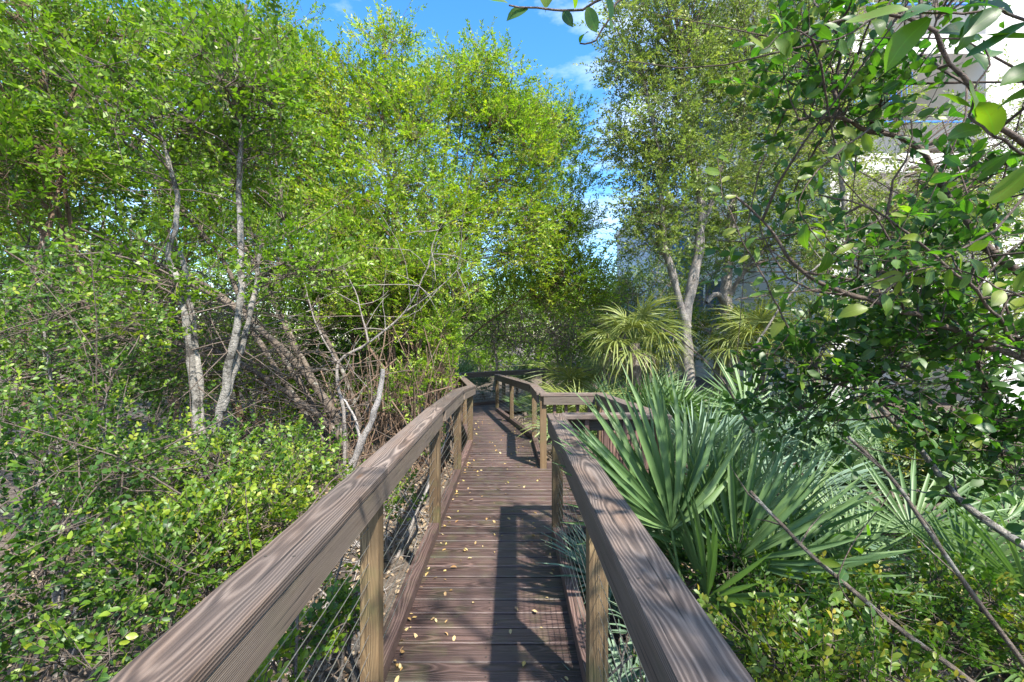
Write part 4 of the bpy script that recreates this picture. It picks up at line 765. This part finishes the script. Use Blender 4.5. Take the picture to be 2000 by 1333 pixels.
def wing():
    o = Vector((9.5, 27, -.6)); root = tag(empty('low_building', o), 'pale blue-grey wing with blue balcony screens glimpsed between the pale trunks', 'building')
    bx('wall', 7.9, 8.45, 26.0, 34, -.8, 9.0, M['bluegrey'], root, o); bx('wall', 8.46, 26, 26.05, 34, -.8, 9.0, M['white'], root, o)
    bx('roof', 7.7, 26.2, 25.8, 34.2, 9.0, 9.3, M['white'], root, o)
    for z in (1.0, 4.6):
        for x0 in (9.2, 11.3, 13.4):
            w = bx('window', x0, x0 + .9, 25.9, 25.99, z + .6, z + 2.6, M['blue'], root, o); c = Vector(w.matrix_local.translation)
            board('pane', Vector((x0 + .12, 25.88, z + 1.6)) - o - c, Vector((x0 + .78, 25.88, z + 1.6)) - o - c, .03, 1.7, M['glass'], w, bev=0)
        blue_rail(root, o, 9.0, 15.0, 25.6, z - .1)
        bx('balcony', 8.9, 15.1, 25.45, 25.99, z - .35, z - .11, M['white'], root, o)
wing()

# ------------------------------------------------------------------ litter
def litter(name, label, seed, n, x0, x1, y0, y1, ls):
    r = np.random.default_rng(seed); x = r.uniform(x0, x1, n); y = y0 + (y1 - y0) * r.uniform(0, 1, n) ** 1.3; z = ground_z(x, y) + .02 + r.uniform(0, .03, n)
    X = norm(r.normal(0, 1, (n, 3)) * np.array((1, 1, .25))); Z = norm(np.array((0, 0, 1)) + r.normal(0, .4, (n, 3))); Z = norm(Z - X * (Z * X).sum(-1, keepdims=True))
    o3 = np.array(((x0 + x1) / 2, (y0 + y1) / 2, GZ)); me = frames_to_mesh(name, (np.stack([x, y, z], 1), X, Z, ls * r.uniform(.6, 1.4, n), r.uniform(0, 1, n)), LEAF_FOLD, .55, o3, r)
    tag(link(name, me, M['leaf_brown'], loc=tuple(o3)), label, 'leaf litter', kind='stuff')
litter('leaf_litter', 'dry brown leaf litter on the ground left of the walkway', 181, 12000, -5.5, -.6, .8, 9.0, .06)
litter('leaf_litter', 'dry brown leaf litter on the ground right of the walkway', 182, 7000, .5, 5.0, 1.2, 9.0, .06)
r = np.random.default_rng(190); k = 0
fl = [big_leaf(.5, .12 + .1 * s, s + 20) for s in range(4)]; r2 = np.random.default_rng(3)
fl = [qmesh('fallen_leaf', V, F, smooth=True) for V, F in fl]
for m in fl: m.materials.append(M['leaf_fallen'])
while k < 260:
    yy = 1.9 + 10.5 * r.uniform() ** 1.5; a, b2 = -.60, .34
    u = r.beta(.40, .75) if yy < 7.6 else r.uniform(); a = xl(yy) + .11; b2 = (xr(yy) if not 3.8 < yy < 6.4 else .45) - .11
    xx = a + (b2 - a) * u
    o = bpy.data.objects.new('fallen_leaf', fl[int(r.integers(4))]); COL.objects.link(o); s = float(r.uniform(.016, .044)) * (1.25 if yy > 5 else 1)
    o.location = (xx, yy, zdeck(yy) + .006 + .12 * s); o.rotation_euler = (float(r.normal(0, .25)), float(r.normal(0.05, .15)), float(r.uniform(0, 6.28))); o.scale = (s, s, s)
    tag(o, 'small dry yellow leaf fallen on the dark deck boards', 'fallen leaf', 'fallen leaves on the boardwalk'); k += 1
print('TRIS', sum(len(m.polygons) * 2 for m in bpy.data.meshes), 'OBJ', len(bpy.data.objects))
